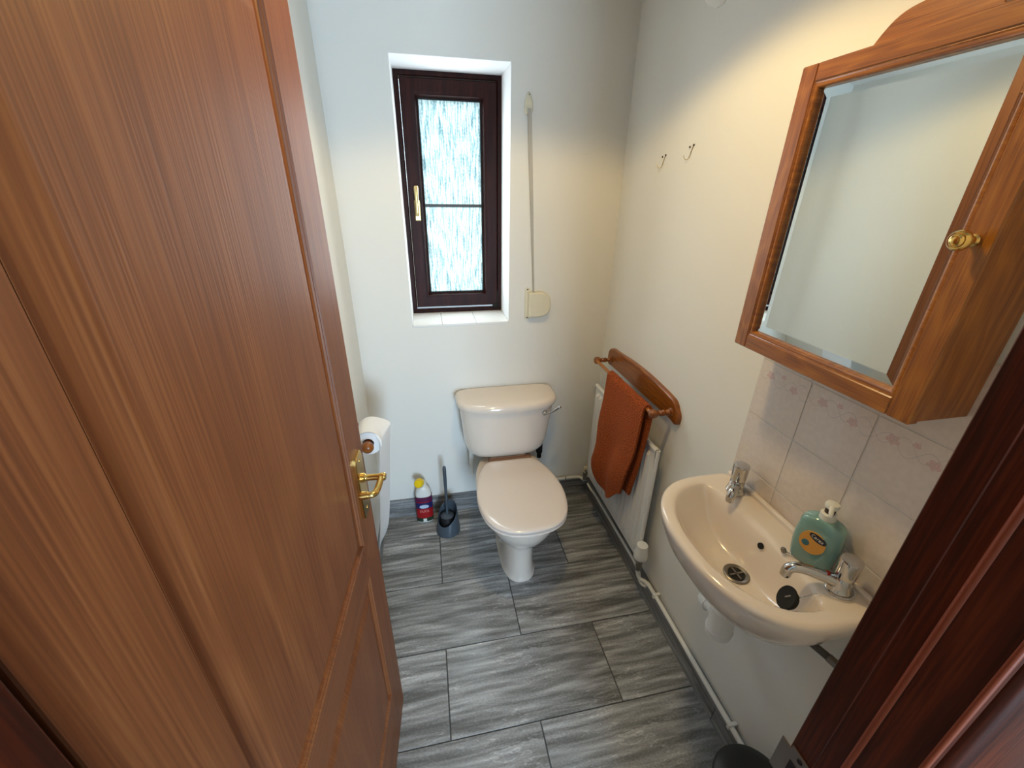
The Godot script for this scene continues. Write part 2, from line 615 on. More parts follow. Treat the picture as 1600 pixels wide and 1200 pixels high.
func make_shell() -> void:
	var b := B.new()   # back wall round the window opening
	b.span(Vector3(-1.359, -0.2, -0.30), Vector3(-0.921, CEIL + 0.2, 0))
	b.span(Vector3(-0.484, -0.2, -0.30), Vector3(0.20, CEIL + 0.2, 0))
	b.span(Vector3(-0.921, -0.2, -0.30), Vector3(-0.484, 1.063, 0))
	b.span(Vector3(-0.921, 2.044, -0.30), Vector3(-0.484, CEIL + 0.2, 0))
	struct("wall_back", b, M.wall, "white painted wall with the window")
	b = B.new()
	b.span(Vector3(0, -0.2, 0), Vector3(0.20, CEIL + 0.2, 1.70))
	struct("wall_right", b, M.wall, "white painted wall behind the washbasin")
	b = B.new()
	b.span(Vector3(-1.359, -0.2, 0), Vector3(-1.159, CEIL + 0.2, 1.70))
	struct("wall_left", b, M.wall, "white painted wall behind the open door")
	b = B.new()
	b.span(Vector3(-0.362, -0.2, 1.60), Vector3(0, CEIL + 0.2, 1.70))
	b.span(Vector3(-1.159, 2.06, 1.60), Vector3(-0.362, CEIL + 0.2, 1.70))
	struct("wall_front", b, M.wall, "wall that holds the door frame")
	b = B.new()
	b.span(Vector3(-1.159, CEIL, 0), Vector3(0, CEIL + 0.2, 1.60))
	struct("ceiling", b, M.ceiling, "white ceiling of the small room")
	# the hall the picture is taken from
	b = B.new()
	b.span(Vector3(-2.2, -0.2, 1.70), Vector3(1.0, 0.0, 3.72))
	struct("floor_hall", b, mat("hall_carpet", Color(0.40, 0.33, 0.28), 0.95))
	b = B.new()
	b.span(Vector3(-2.2, CEIL, 1.70), Vector3(1.0, CEIL + 0.2, 3.72))
	struct("ceiling_hall", b, M.ceiling)
	b = B.new()
	b.span(Vector3(-2.2, 0, 1.70), Vector3(-2.0, CEIL, 3.72))
	struct("wall_hall_left", b, M.hall)
	b = B.new()
	b.span(Vector3(0.8, 0, 1.70), Vector3(1.0, CEIL, 3.72))
	struct("wall_hall_right", b, M.hall)
	b = B.new()
	b.span(Vector3(-2.0, 0, 3.60), Vector3(-0.77, CEIL, 3.72))
	b.span(Vector3(-0.03, 0, 3.60), Vector3(0.8, CEIL, 3.72))
	b.span(Vector3(-0.77, 1.62, 3.60), Vector3(-0.03, CEIL, 3.72))
	b.span(Vector3(-0.77, 0, 3.60), Vector3(-0.03, 0.28, 3.72))
	struct("wall_hall_end", b, M.hall)
	b = B.new()
	b.span(Vector3(-2.0, -0.2, 1.60), Vector3(-1.359, CEIL + 0.2, 1.70))
	b.span(Vector3(0.20, -0.2, 1.60), Vector3(0.8, CEIL + 0.2, 1.70))
	struct("wall_hall_front", b, M.hall)
	b = B.new()
	b.span(Vector3(-0.77, 0.28, 3.64), Vector3(-0.03, 1.62, 3.646))
	struct("window_2", b, M.obscure, "hall window behind the camera")
	# skirting of cut floor tiles
	for s in [["baseboard_back", [[-1.149, -0.873], [-0.871, -0.275], [-0.273, -0.010]]], ["baseboard_right", [[0.0, 0.590], [0.592, 1.187], [1.189, 1.60]]], ["baseboard_left", [[0.0, 0.40], [0.402, 1.0], [1.002, 1.60]]]]:
		var o := setting(s[0], "skirting of cut grey striated tiles")
		for k in s[1].size():
			var r: Array = s[1][k]
			b = B.new()
			var p: Array
			var hh := 0.112
			if s[0] == "baseboard_back": p = [Vector3(r[0], hh, 0.010), Vector3(r[1], hh, 0.010), Vector3(r[1], 0, 0.010), Vector3(r[0], 0, 0.010), Vector3(r[0], hh, 0.0), Vector3(r[1], hh, 0.0)]
			elif s[0] == "baseboard_right": p = [Vector3(-0.010, hh, r[0]), Vector3(-0.010, hh, r[1]), Vector3(-0.010, 0, r[1]), Vector3(-0.010, 0, r[0]), Vector3(0, hh, r[0]), Vector3(0, hh, r[1])]
			else: p = [Vector3(-1.149, hh, r[0]), Vector3(-1.149, hh, r[1]), Vector3(-1.149, 0, r[1]), Vector3(-1.149, 0, r[0]), Vector3(-1.159, hh, r[0]), Vector3(-1.159, hh, r[1])]
			var u0: float = 0.31 * k
			var u1: float = u0 + absf(r[1] - r[0]) / 0.9
			b.quad_uv([p[0], p[1], p[2], p[3]], [Vector2(u0, 0.1), Vector2(u1, 0.1), Vector2(u1, 0.42), Vector2(u0, 0.42)])
			b.quad_uv([p[4], p[5], p[1], p[0]], [Vector2(u0, 0.07), Vector2(u1, 0.07), Vector2(u1, 0.1), Vector2(u0, 0.1)])
			for e in [0, 1]:
				var q0: Vector3 = p[e]
				var q1: Vector3 = p[4 + e]
				b.quad_uv([q0, q1, Vector3(q1.x, 0, q1.z), Vector3(q0.x, 0, q0.z)], [Vector2(u0, 0.1), Vector2(u0 + 0.01, 0.1), Vector2(u0 + 0.01, 0.42), Vector2(u0, 0.42)])
			put(o, "tile", b, M.skirt, "", 20.0, false)

func make_floor() -> void:
	var fl := setting("floor", "grey striated rectangular floor tiles laid in half bond")
	var b := B.new()
	b.span(Vector3(-1.159, -0.2, 0), Vector3(0, -0.0025, 1.70))
	put(fl, "grout_bed", b, M.grout)
	var rng := RandomNumberGenerator.new()
	rng.seed = 5
	var g := 0.0014
	for r in range(-1, 5):
		var z0 := maxf(0.1746 + r * FLOOR_T, 0.0)
		var z1 := minf(0.1746 + (r + 1) * FLOOR_T, 1.70)
		var joint := -0.872 if posmod(r, 2) == 0 else -0.5735
		var x := joint - 0.598 * 2.0
		while x < 0.0:
			var x0 := maxf(x, -1.159)
			var x1 := minf(x + 0.598, 0.0)
			if x1 - x0 > 0.004:
				b = B.new()
				var ou := rng.randf()
				var ov := rng.randf()
				var flip := rng.randf() < 0.5
				var a := Vector3(x0 + g, 0, z0 + g)
				var c := Vector3(x1 - g, 0, z1 - g)
				var e := 0.0012
				var f := func(px: float, pz: float) -> Vector2:
					var uu := (px - x) / 0.95
					return Vector2(ou + (-uu if flip else uu), ov + (pz - z0) / 0.48)
				var P := func(px: float, py: float, pz: float) -> Array: return [Vector3(px, py, pz), f.call(px, pz)]
				var top := [P.call(a.x + e, 0.0, a.z + e), P.call(c.x - e, 0.0, a.z + e), P.call(c.x - e, 0.0, c.z - e), P.call(a.x + e, 0.0, c.z - e)]
				var low := [P.call(a.x, -0.0035, a.z), P.call(c.x, -0.0035, a.z), P.call(c.x, -0.0035, c.z), P.call(a.x, -0.0035, c.z)]
				b.quad_uv([top[0][0], top[1][0], top[2][0], top[3][0]], [top[0][1], top[1][1], top[2][1], top[3][1]])
				for k in 4:
					var m := (k + 1) % 4
					b.quad_uv([low[k][0], low[m][0], top[m][0], top[k][0]], [low[k][1], low[m][1], top[m][1], top[k][1]])
				put(fl, "tile", b, M.stone, "", 30.0, false)
			x += 0.598

func rect_frame(b: B, x0: float, x1: float, y0: float, y1: float, prof: Array) -> void:
	# mitred frame: prof is a closed list of Vector2(inset from the outer edge, z)
	for side in 4:
		var rings := []
		for e in 2:
			var r := PackedVector3Array()
			for p in prof:
				var i: float = p.x
				var c := [Vector2(x0 + i, y0 + i), Vector2(x1 - i, y0 + i), Vector2(x1 - i, y1 - i), Vector2(x0 + i, y1 - i)]
				var q: Vector2 = c[(side + e) % 4]
				r.append(Vector3(q.x, q.y, p.y))
			rings.append(r)
		b.loft(rings, false, false)

func make_window() -> void:
	var w := setting("window_1", "dark rosewood casement window with obscured glass")
	var x0 := -0.921
	var x1 := -0.484
	var b := B.new()
	# linings of the opening
	b.span(Vector3(x0, 1.069, -0.30), Vector3(x0 + 0.002, 2.044, 0.001))
	b.span(Vector3(x1 - 0.002, 1.069, -0.30), Vector3(x1, 2.044, 0.001))
	b.span(Vector3(x0, 2.042, -0.30), Vector3(x1, 2.044, 0.001))
	put(w, "reveal_lining", b, M.reveal)
	var sx := [x0 + 0.001, -0.789, -0.635, x1 - 0.001]
	for k in 3:
		b = B.new()
		b.span(Vector3(sx[k] + 0.0008, 1.058, -0.21), Vector3(sx[k + 1] - 0.0008, 1.0695, 0.002), 0.002)
		put(w, "sill_tile", b, M.enamel)
	b = B.new()
	rect_frame(b, x0 + 0.002, x1 - 0.002, 1.070, 2.042, [Vector2(0, -0.20), Vector2(0.016, -0.20), Vector2(0.020, -0.204), Vector2(0.020, -0.262), Vector2(0, -0.262)])
	put(w, "outer_frame", b, M.upvc)
	b = B.new()
	rect_frame(b, -0.897, -0.506, 1.100, 2.018, [Vector2(0, -0.196), Vector2(0.004, -0.190), Vector2(0.044, -0.190), Vector2(0.050, -0.193), Vector2(0.056, -0.193), Vector2(0.066, -0.205), Vector2(0.066, -0.250), Vector2(0, -0.250)])
	put(w, "sash", b, M.upvc)
	b = B.new()
	rect_frame(b, -0.8315, -0.5715, 1.1655, 1.9525, [Vector2(0, -0.2055), Vector2(0.003, -0.2055), Vector2(0.0045, -0.210), Vector2(0.0045, -0.220), Vector2(0, -0.220)])
	put(w, "gasket", b, M.black)
	b = B.new()
	b.span(Vector3(-0.832, 1.165, -0.222), Vector3(-0.571, 1.953, -0.216))
	put(w, "pane", b, M.obscure, "textured obscured glass lit by daylight")
	b = B.new()
	b.span(Vector3(-0.832, 1.546, -0.216), Vector3(-0.571, 1.559, -0.2135))
	put(w, "glazing_bar", b, mat("grey_bar", Color(0.22, 0.23, 0.23), 0.5))
	var hnd := B.new()
	hnd.T = Transform3D(Basis(), Vector3(-0.862, 1.545, -0.190))
	hnd.box(Vector3(0, -0.012, 0.004), Vector3(0.024, 0.085, 0.008), 0.003)
	hnd.T = frame_to(Vector3(-0.862, 1.525, -0.184), Vector3(0, 0, 1))
	hnd.lathe([Vector2(0.0105, 0), Vector2(0.0105, 0.016), Vector2(0.009, 0.020)], 16)
	hnd.T = Transform3D()
	hnd.tube(curve([Vector3(-0.862, 1.512, -0.168), Vector3(-0.862, 1.53, -0.164), Vector3(-0.862, 1.58, -0.160), Vector3(-0.862, 1.63, -0.164)], 5), [0.008, 0.0085, 0.009, 0.009, 0.009, 0.009, 0.0085, 0.008, 0.008, 0.008, 0.0085, 0.009, 0.0095, 0.010, 0.010, 0.008], 10)
	put(w, "window_handle", hnd, M.old_brass, "satin brass lever handle")
	b = B.new()
	b.span(Vector3(-0.530, 1.085, -0.203), Vector3(-0.500, 1.108, -0.186), 0.003)
	b.span(Vector3(-0.512, 1.10, -0.203), Vector3(-0.503, 1.17, -0.191), 0.002)
	put(w, "friction_stay", b, M.black)

func door_panel(b: B, s0: float, s1: float, y0: float, y1: float) -> void:
	var prof := [Vector2(0, 0), Vector2(0.0008, -0.0030), Vector2(0.0030, -0.0034), Vector2(0.0038, -0.0072), Vector2(0.0070, -0.0092), Vector2(0.0120, -0.0094), Vector2(0.0200, -0.0078), Vector2(0.0320, -0.0040), Vector2(0.0390, -0.0012), Vector2(0.0420, -0.0003), Vector2(0.0450, 0.0), Vector2(0.0480, 0.0)]
	for k in prof.size() - 1:
		for side in 4:
			var q := []
			for e in [[k, 0], [k, 1], [k + 1, 1], [k + 1, 0]]:
				var p: Vector2 = prof[e[0]]
				var c := [Vector2(s0 + p.x, y0 + p.x), Vector2(s1 - p.x, y0 + p.x), Vector2(s1 - p.x, y1 - p.x), Vector2(s0 + p.x, y1 - p.x)]
				var cc: Vector2 = c[(side + e[1]) % 4]
				q.append(Vector3(-cc.x, cc.y, p.y))
			b.quad(q[0], q[1], q[2], q[3])
	var l: Vector2 = prof[prof.size() - 1]
	b.quad(Vector3(-(s0 + l.x), y0 + l.x, l.y), Vector3(-(s1 - l.x), y0 + l.x, l.y), Vector3(-(s1 - l.x), y1 - l.x, l.y), Vector3(-(s0 + l.x), y1 - l.x, l.y))
	# back of the panel
	var back := [Vector3(-s0, y0, -0.036), Vector3(-s0, y1, -0.036), Vector3(-s1, y1, -0.036), Vector3(-s1, y0, -0.036)]
	b.quad(back[0], back[1], back[2], back[3])
	var front := [Vector3(-s0, y0, 0), Vector3(-s0, y1, 0), Vector3(-s1, y1, 0), Vector3(-s1, y0, 0)]
	for k in 4:
		b.quad(front[k], front[(k + 1) % 4], back[(k + 1) % 4], back[k])

func make_door() -> void:
	var d := setting("door_1", "open wooden door with raised panels")
	var dv := Vector3(-0.075, 0, 1.0).normalized()
	d.transform = Transform3D(Basis(-dv, Vector3.UP, Vector3(dv.z, 0, -dv.x)), Vector3(-1.026, 0, 0.927))
	var W := 0.712
	for s in [[0.0, 0.112], [0.612, W]]:
		var b := B.new()
		b.span(Vector3(-s[1], 0.006, -0.038), Vector3(-s[0], 1.981, 0), 0.0012)
		put_local(d, "stile", b, M.door_v)
	for y in [[0.006, 0.240], [0.738, 0.838], [1.860, 1.981]]:
		var b := B.new()
		b.span(Vector3(-0.612, y[0], -0.038), Vector3(-0.112, y[1], 0))
		put_local(d, "rail", b, M.door_h)
	for y in [[0.240, 0.738], [0.838, 1.860]]:
		var b := B.new()
		door_panel(b, 0.112, 0.612, y[0], y[1])
		put_local(d, "panel", b, M.door_v, "", 25.0)
	# lever handle on its plate
	var h := Node3D.new()
	h.name = "handle"
	d.add_child(h)
	h.set_meta("label", "polished brass lever handle on a long plate")
	var b := B.new()
	var pl := PackedVector2Array([Vector2(-0.092, 0.905), Vector2(-0.084, 0.897), Vector2(-0.044, 0.897), Vector2(-0.036, 0.905), Vector2(-0.036, 1.052), Vector2(-0.046, 1.068), Vector2(-0.082, 1.068), Vector2(-0.092, 1.052)])
	b.prism(pl, 0.0, 0.008, 0.002, 0.0)
	put_local(h, "backplate", b, M.brass)
	b = B.new()
	b.T = frame_to(Vector3(-0.062, 1.000, 0.006), Vector3(0, 0, 1))
	b.lathe([Vector2(0.0115, 0), Vector2(0.0115, 0.006), Vector2(0.0085, 0.009), Vector2(0.0075, 0.020), Vector2(0.0080, 0.040), Vector2(0.0095, 0.044), Vector2(0.0095, 0.052), Vector2(0.007, 0.055)], 18)
	b.T = Transform3D()
	b.tube(curve([Vector3(-0.058, 1.000, 0.050), Vector3(-0.085, 0.999, 0.050), Vector3(-0.110, 0.998, 0.048), Vector3(-0.121, 0.998, 0.043), Vector3(-0.124, 0.998, 0.034), Vector3(-0.124, 0.998, 0.014)], 5), 0.0075, 12)
	b.T = frame_to(Vector3(-0.124, 0.998, 0.020), Vector3(0, 0, 1))
	b.lathe([Vector2(0.0085, -0.006), Vector2(0.0095, 0), Vector2(0.0085, 0.012)], 14)
	put_local(h, "lever", b, M.brass)
	for y in [0.915, 1.050]:
		b = B.new()
		b.T = frame_to(Vector3(-0.064, y, 0.0078), Vector3(0, 0, 1))
		b.lathe([Vector2(0.004, 0), Vector2(0.004, 0.0008), Vector2(0.0025, 0.0014)], 12)
		put_local(h, "screw", b, M.brass)
	# frame round the opening
	var right := setting("trim_1", "dark mahogany door jamb with its stop")
	b = B.new()
	b.T = Transform3D(Basis(Vector3(1, 0, 0), Vector3(0, 0, 1), Vector3(0, -1, 0)), Vector3(0, 2.06, 0))
	b.prism(PackedVector2Array([Vector2(-0.3935, 1.6000), Vector2(-0.395, 1.6015), Vector2(-0.395, 1.6300), Vector2(-0.3965, 1.6320), Vector2(-0.3965, 1.70), Vector2(-0.362, 1.70), Vector2(-0.362, 1.6000)]), 0.0, 2.06)
	put(right, "lining", b, M.jamb, "", 25.0)
	b = B.new()
	b.T = Transform3D(Basis(Vector3(1, 0, 0), Vector3(0, 0, 1), Vector3(0, -1, 0)), Vector3(0, 2.06, 0))
	b.prism(PackedVector2Array([Vector2(-0.3965, 1.6535), Vector2(-0.4005, 1.6540), Vector2(-0.4055, 1.6575), Vector2(-0.4085, 1.6630), Vector2(-0.4090, 1.6680), Vector2(-0.4090, 1.7000), Vector2(-0.4080, 1.7025), Vector2(-0.4050, 1.7040), Vector2(-0.3965, 1.7040)]), 0.0, 2.06)
	put(right, "stop", b, M.jamb, "", 50.0)
	# rounded strips added along the stop edges, paler colour paints their lit highlight
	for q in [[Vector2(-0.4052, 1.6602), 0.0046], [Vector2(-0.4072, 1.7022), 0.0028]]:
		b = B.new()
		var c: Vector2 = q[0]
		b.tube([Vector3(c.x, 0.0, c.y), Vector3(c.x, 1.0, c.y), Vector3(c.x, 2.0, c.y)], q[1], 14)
		put(right, "edge_highlight", b, M.bead, "paler strip with the lit edge highlight in its colour")
	b = B.new()
	b.T = Transform3D(Basis(Vector3(1, 0, 0), Vector3(0, 0, 1), Vector3(0, -1, 0)), Vector3(0, 2.13, 0))
	b.prism(PackedVector2Array([Vector2(-0.388, 1.700), Vector2(-0.388, 1.706), Vector2(-0.384, 1.711), Vector2(-0.372, 1.714), Vector2(-0.330, 1.718), Vector2(-0.250, 1.717), Vector2(-0.238, 1.708), Vector2(-0.238, 1.700)]), 0.0, 2.13)
	put(right, "architrave", b, M.jamb, "", 50.0)
	var left := setting("trim_2", "dark mahogany door jamb on the hinge side")
	b = B.new()
	b.span(Vector3(-1.159, 0, 1.60), Vector3(-1.128, 2.06, 1.70))
	b.span(Vector3(-1.128, 0, 1.648), Vector3(-1.066, 2.06, 1.704), 0.004)
	put(left, "lining", b, M.jamb)
	b = B.new()
	b.span(Vector3(-1.145, 0, 1.70), Vector3(-1.075, 2.13, 1.714), 0.003)
	put(left, "architrave", b, M.jamb)
	var head := setting("trim_3", "dark mahogany head of the door frame")
	b = B.new()
	b.span(Vector3(-1.128, 2.0, 1.60), Vector3(-0.3965, 2.06, 1.70))
	put(head, "lining", b, M.jamb)
	# latch keep on the jamb
	var k := thing("strike_plate", "dull metal latch keep screwed to the dark door jamb", "strike plate", Vector3(-0.395, 0.88, 1.61))
	b = B.new()
	b.span(Vector3(-0.3972, 0.838, 1.603), Vector3(-0.3952, 0.930, 1.632), 0.0006)
	b.span(Vector3(-0.3972, 0.852, 1.588), Vector3(-0.3952, 0.922, 1.604), 0.0006)
	put(k, "plate", b, M.steel)
	b = B.new()
	b.span(Vector3(-0.3980, 0.866, 1.608), Vector3(-0.3970, 0.904, 1.624))
	put(k, "latch_hole", b, M.dark)
	for y in [0.848, 0.920]:
		b = B.new()
		b.T = frame_to(Vector3(-0.3972, y, 1.618), Vector3(-1, 0, 0))
		b.lathe([Vector2(0.004, 0), Vector2(0.0035, 0.001)], 10)
		put(k, "screw", b, M.dark)

func make_toilet() -> void:
	var t := thing("toilet", "champagne coloured close coupled toilet with closed lid under the window", "toilet", Vector3(-0.512, 0, 0.3))
	var cx := -0.510
	# cistern
	var b := B.new()
	var rings := []
	for p in [[0.425, 0.115, 0.10], [0.428, 0.150, 0.135], [0.440, 0.175, 0.155], [0.465, 0.193, 0.166], [0.51, 0.206, 0.174], [0.60, 0.216, 0.181], [0.66, 0.222, 0.185], [0.700, 0.225, 0.187]]:
		rings.append(ring_z(cx - 0.006 * (0.7 - p[0]) / 0.28, 0.075, p[0], p[1], p[2] - 0.062, 0.060, 3.2, 9.0))
	b.loft(rings)
	put(t, "cistern", b, M.ceramic)
	b = B.new()
	rings = []
	for p in [[0.698, 0.228, 0.190], [0.701, 0.236, 0.199], [0.712, 0.2405, 0.203], [0.724, 0.240, 0.2025], [0.733, 0.235, 0.197], [0.7385, 0.224, 0.186], [0.7405, 0.200, 0.16], [0.741, 0.10, 0.08]]:
		rings.append(ring_z(cx, 0.075, p[0], p[1], p[2] - 0.060, minf(0.070, p[2] - 0.03), 2.9, 8.0))
	b.loft(rings)
	put(t, "cistern_lid", b, M.ceramic)
	var lv := Node3D.new()
	lv.name = "flush_lever"
	t.add_child(lv)
	lv.set_meta("label", "chrome flush lever")
	b = B.new()
	b.T = frame_to(Vector3(-0.345, 0.672, 0.185), Vector3(0.15, 0, 1))
	b.lathe([Vector2(0.013, -0.012), Vector2(0.013, 0.004), Vector2(0.009, 0.009), Vector2(0.007, 0.012)], 18)
	put(lv, "boss", b, M.chrome)
	b = B.new()
	b.tube(curve([Vector3(-0.345, 0.672, 0.196), Vector3(-0.325, 0.680, 0.203), Vector3(-0.300, 0.697, 0.208), Vector3(-0.276, 0.714, 0.209)], 5), [0.006, 0.0055, 0.005, 0.005, 0.005, 0.005, 0.0052, 0.0055, 0.006, 0.0062, 0.0065, 0.007, 0.0075, 0.008, 0.008, 0.006], 10)
	put(lv, "arm", b, M.chrome)
	# pan
	b = B.new()
	rings = []
	# y, half width, front z, back z, power
	for p in [[0.0, 0.082, 0.536, 0.10, 2.6], [0.012, 0.080, 0.534, 0.10, 2.6], [0.03, 0.074, 0.528, 0.105, 2.5], [0.10, 0.070, 0.527, 0.11, 2.4], [0.18, 0.072, 0.531, 0.11, 2.3], [0.222, 0.081, 0.545, 0.10, 2.25], [0.242, 0.101, 0.569, 0.09, 2.2], [0.270, 0.126, 0.598, 0.08, 2.15], [0.310, 0.149, 0.625, 0.07, 2.1], [0.350, 0.166, 0.645, 0.06, 2.1], [0.385, 0.176, 0.657, 0.05, 2.1], [0.396, 0.178, 0.660, 0.05, 2.1], [0.402, 0.174, 0.655, 0.055, 2.1]]:
		var cz := 0.40 if p[0] > 0.23 else lerpf(0.36, 0.40, p[0] / 0.23)
		rings.append(ring_z(cx - 0.003, cz, p[0], p[1], p[2] - cz, cz - p[3], p[4], 2.6))
	b.loft(rings)
	put(t, "pan", b, M.ceramic)
	b = B.new()
	b.span(Vector3(cx - 0.09, 0.385, 0.03), Vector3(cx + 0.09, 0.432, 0.20), 0.012)
	put(t, "coupling_shelf", b, M.ceramic)
	for s in [[0.404, 0.419, 0.0, "seat"], [0.4205, 0.438, 0.0, "seat_lid"]]:
		b = B.new()
		rings = []
		var th: float = s[1] - s[0]
		for q in [[0.0, -0.006], [0.15, -0.001], [0.4, 0.002], [0.65, 0.001], [0.85, -0.004], [0.96, -0.012], [1.0, -0.022], [1.04, -0.06], [1.06, -0.12]]:
			var y: float = s[0] + th * q[0]
			rings.append(seat_ring(cx, y, q[1]))
		b.loft(rings)
		put(t, s[3], b, M.seat)
	b = B.new()
	b.span(Vector3(cx - 0.105, 0.424, 0.176), Vector3(cx + 0.105, 0.441, 0.1965), 0.003)
	put(t, "hinge_bar", b, mat("brown_hinge", Color(0.45, 0.30, 0.20), 0.5))
	b = B.new()
	b.T = Transform3D(Basis(), Vector3(-0.684, 0.285, 0.070))
	b.lathe([Vector2(0.0105, 0), Vector2(0.0105, 0.06), Vector2(0.013, 0.062), Vector2(0.013, 0.15)], 14)
	put(t, "inlet_pipe", b, M.pipe)
	b = B.new()
	b.T = Transform3D(Basis(), Vector3(-0.333, 0.352, 0.085))
	b.lathe([Vector2(0.012, 0), Vector2(0.012, 0.03), Vector2(0.017, 0.032), Vector2(0.017, 0.09)], 8)
	put(t, "overflow_nut", b, M.black)

func seat_ring(cx: float, y: float, grow: float) -> PackedVector3Array:
	# a lid wider at two thirds, straight across the hinge
	var r := PackedVector3Array()
	var pts := [[0.100, 0.193], [0.128, 0.215], [0.152, 0.262], [0.174, 0.330], [0.187, 0.420], [0.184, 0.500], [0.166, 0.575], [0.134, 0.625], [0.090, 0.655], [0.045, 0.667]]
	var half := []
	for p in pts: half.append(Vector2(p[0], p[1]))
	half.append(Vector2(0, 0.670))
	half = curve(half, 4)
	var all := []
	all.append(Vector2(0.0, 0.192)); all.append(Vector2(0.05, 0.192))
	for p in half: all.append(p)
	for i in range(half.size() - 2, -1, -1): all.append(Vector2(-half[i].x, half[i].y))
	all.append(Vector2(-0.05, 0.192))
	var c := Vector2(0, 0.43)
	for p in all:
		var d: Vector2 = p - c
		var k := 1.0 + grow / d.length()
		r.append(Vector3(cx + d.x * k, y, c.y + d.y * k))
	return r

func make_radiator() -> void:
	var r := thing("radiator", "white single panel radiator on the wall behind the orange towel", "radiator", Vector3(-0.05, 0.2, 0.38))
	var z0 := 0.085
	var z1 := 0.672
	var y0 := 0.205
	var y1 := 0.748
	var b := B.new()
	# fluted front sheet and flat back sheet joined at the rims
	var n := 16
	var cols := []
	var zz := []
	for k in n:
		var a := z0 + 0.022 + (z1 - z0 - 0.044) * k / n
		var p := (z1 - z0 - 0.044) / n
		zz += [[a, 0.0], [a + p * 0.18, 1.0], [a + p * 0.62, 1.0], [a + p * 0.80, 0.0]]
	zz = [[z0, 0.0]] + zz + [[z1, 0.0]]
	for q in zz:
		var pr := PackedVector3Array()
		for l in [[y0, 0.0], [y0 + 0.030, 0.0], [y0 + 0.045, 1.0], [y1 - 0.045, 1.0], [y1 - 0.030, 0.0], [y1 - 0.010, 0.0], [y1, 0.35]]:
			pr.append(Vector3(-0.052 - 0.010 * q[1] * minf(l[1], 1.0) - (0.004 if l[1] == 0.35 else 0.0), l[0], q[0]))
		for l in [[y1, 0.0], [y0, 0.0]]:
			pr.append(Vector3(-0.038, l[0], q[0]))
		cols.append(pr)
	b.loft(cols)
	put(r, "panel", b, M.enamel, "", 30.0)
	for z in [z0, z1]:
		b = B.new()
		b.tube([Vector3(-0.045, y0 + 0.002, z), Vector3(-0.045, y1 - 0.002, z)], 0.0085, 12)
		put(r, "seam", b, M.enamel)
	b = B.new()
	b.T = frame_to(Vector3(-0.050, y1 - 0.002, z0), Vector3(0, 0, 1))
	b.lathe([Vector2(0.009, 0), Vector2(0.009, z1 - z0)], 14)
	put(r, "top_roll", b, M.enamel)
	for z in [0.18, 0.57]:
		b = B.new()
		b.span(Vector3(-0.048, 0.25, z - 0.012), Vector3(0.0, 0.70, z + 0.012), 0.002)
		put(r, "bracket", b, M.enamel)
	# thermostatic valve
	var vv := Node3D.new()
	vv.name = "thermostatic_valve"
	r.add_child(vv)
	vv.set_meta("label", "white thermostatic valve head")
	b = B.new()
	b.T = Transform3D(Basis(), Vector3(-0.056, 0.240, 0.704))
	b.lathe([Vector2(0.025, 0), Vector2(0.029, 0.006), Vector2(0.029, 0.026), Vector2(0.0255, 0.030), Vector2(0.0235, 0.066), Vector2(0.0215, 0.071), Vector2(0.012, 0.072)], 24)
	put(vv, "head", b, M.white)
	b = B.new()
	b.T = Transform3D(Basis(), Vector3(-0.053, 0.165, 0.700))
	b.lathe([Vector2(0.009, 0), Vector2(0.009, 0.02), Vector2(0.013, 0.022), Vector2(0.013, 0.045), Vector2(0.010, 0.047), Vector2(0.010, 0.075)], 12)
	b.T = frame_to(Vector3(-0.053, 0.218, 0.70), Vector3(0, 0, -1))
	b.lathe([Vector2(0.010, 0), Vector2(0.010, 0.03)], 12)
	put(vv, "valve_body", b, M.steel)
	var lk := Node3D.new()
	lk.name = "lockshield_valve"
	r.add_child(lk)
	b = B.new()
	b.T = Transform3D(Basis(), Vector3(-0.053, 0.150, 0.060))
	b.lathe([Vector2(0.009, 0), Vector2(0.009, 0.02), Vector2(0.012, 0.022), Vector2(0.012, 0.05)], 12)
	b.T = frame_to(Vector3(-0.053, 0.215, 0.055), Vector3(0, 0, 1))
	b.lathe([Vector2(0.009, 0), Vector2(0.009, 0.035)], 12)
	put(lk, "valve_body", b, M.steel)
	b = B.new()
	b.T = Transform3D(Basis(), Vector3(-0.053, 0.200, 0.060))
	b.lathe([Vector2(0.011, 0), Vector2(0.011, 0.03), Vector2(0.009, 0.033)], 12)
	put(lk, "cap", b, M.cream)
	# heating pipes
	var p1 := thing("heating_pipe", "white painted pipe with clips running along the skirting below the washbasin", "pipe", Vector3(-0.02, 0.13, 1.1))
	b = B.new()
	b.tube(curve([Vector3(-0.053, 0.180, 0.700), Vector3(-0.052, 0.150, 0.702), Vector3(-0.046, 0.128, 0.712), Vector3(-0.026, 0.122, 0.735), Vector3(-0.020, 0.123, 0.780), Vector3(-0.020, 0.123, 1.10), Vector3(-0.020, 0.123, 1.598)], 6), 0.0085, 12)
	put(p1, "tube", b, M.pipe)
	for z in [0.800, 1.262]:
		b = B.new()
		b.span(Vector3(-0.031, 0.113, z - 0.006), Vector3(0.0, 0.134, z + 0.006), 0.002)
		put(p1, "clip", b, M.white)
	var p2 := thing("heating_pipe", "white painted pipe bending round the corner below the radiator", "pipe", Vector3(-0.1, 0.14, 0.03))
	b = B.new()
	b.tube(curve([Vector3(-0.340, 0.139, 0.022), Vector3(-0.20, 0.141, 0.022), Vector3(-0.105, 0.143, 0.022), Vector3(-0.070, 0.142, 0.028), Vector3(-0.056, 0.140, 0.045), Vector3(-0.053, 0.150, 0.060)], 6), 0.0085, 12)
	put(p2, "tube", b, M.pipe)
	b = B.new()
	b.T = frame_to(Vector3(-0.155, 0.142, 0.022), Vector3(1, 0, 0))
	b.lathe([Vector2(0.0095, 0), Vector2(0.0095, 0.006)], 12)
	put(p2, "joint", b, M.steel)
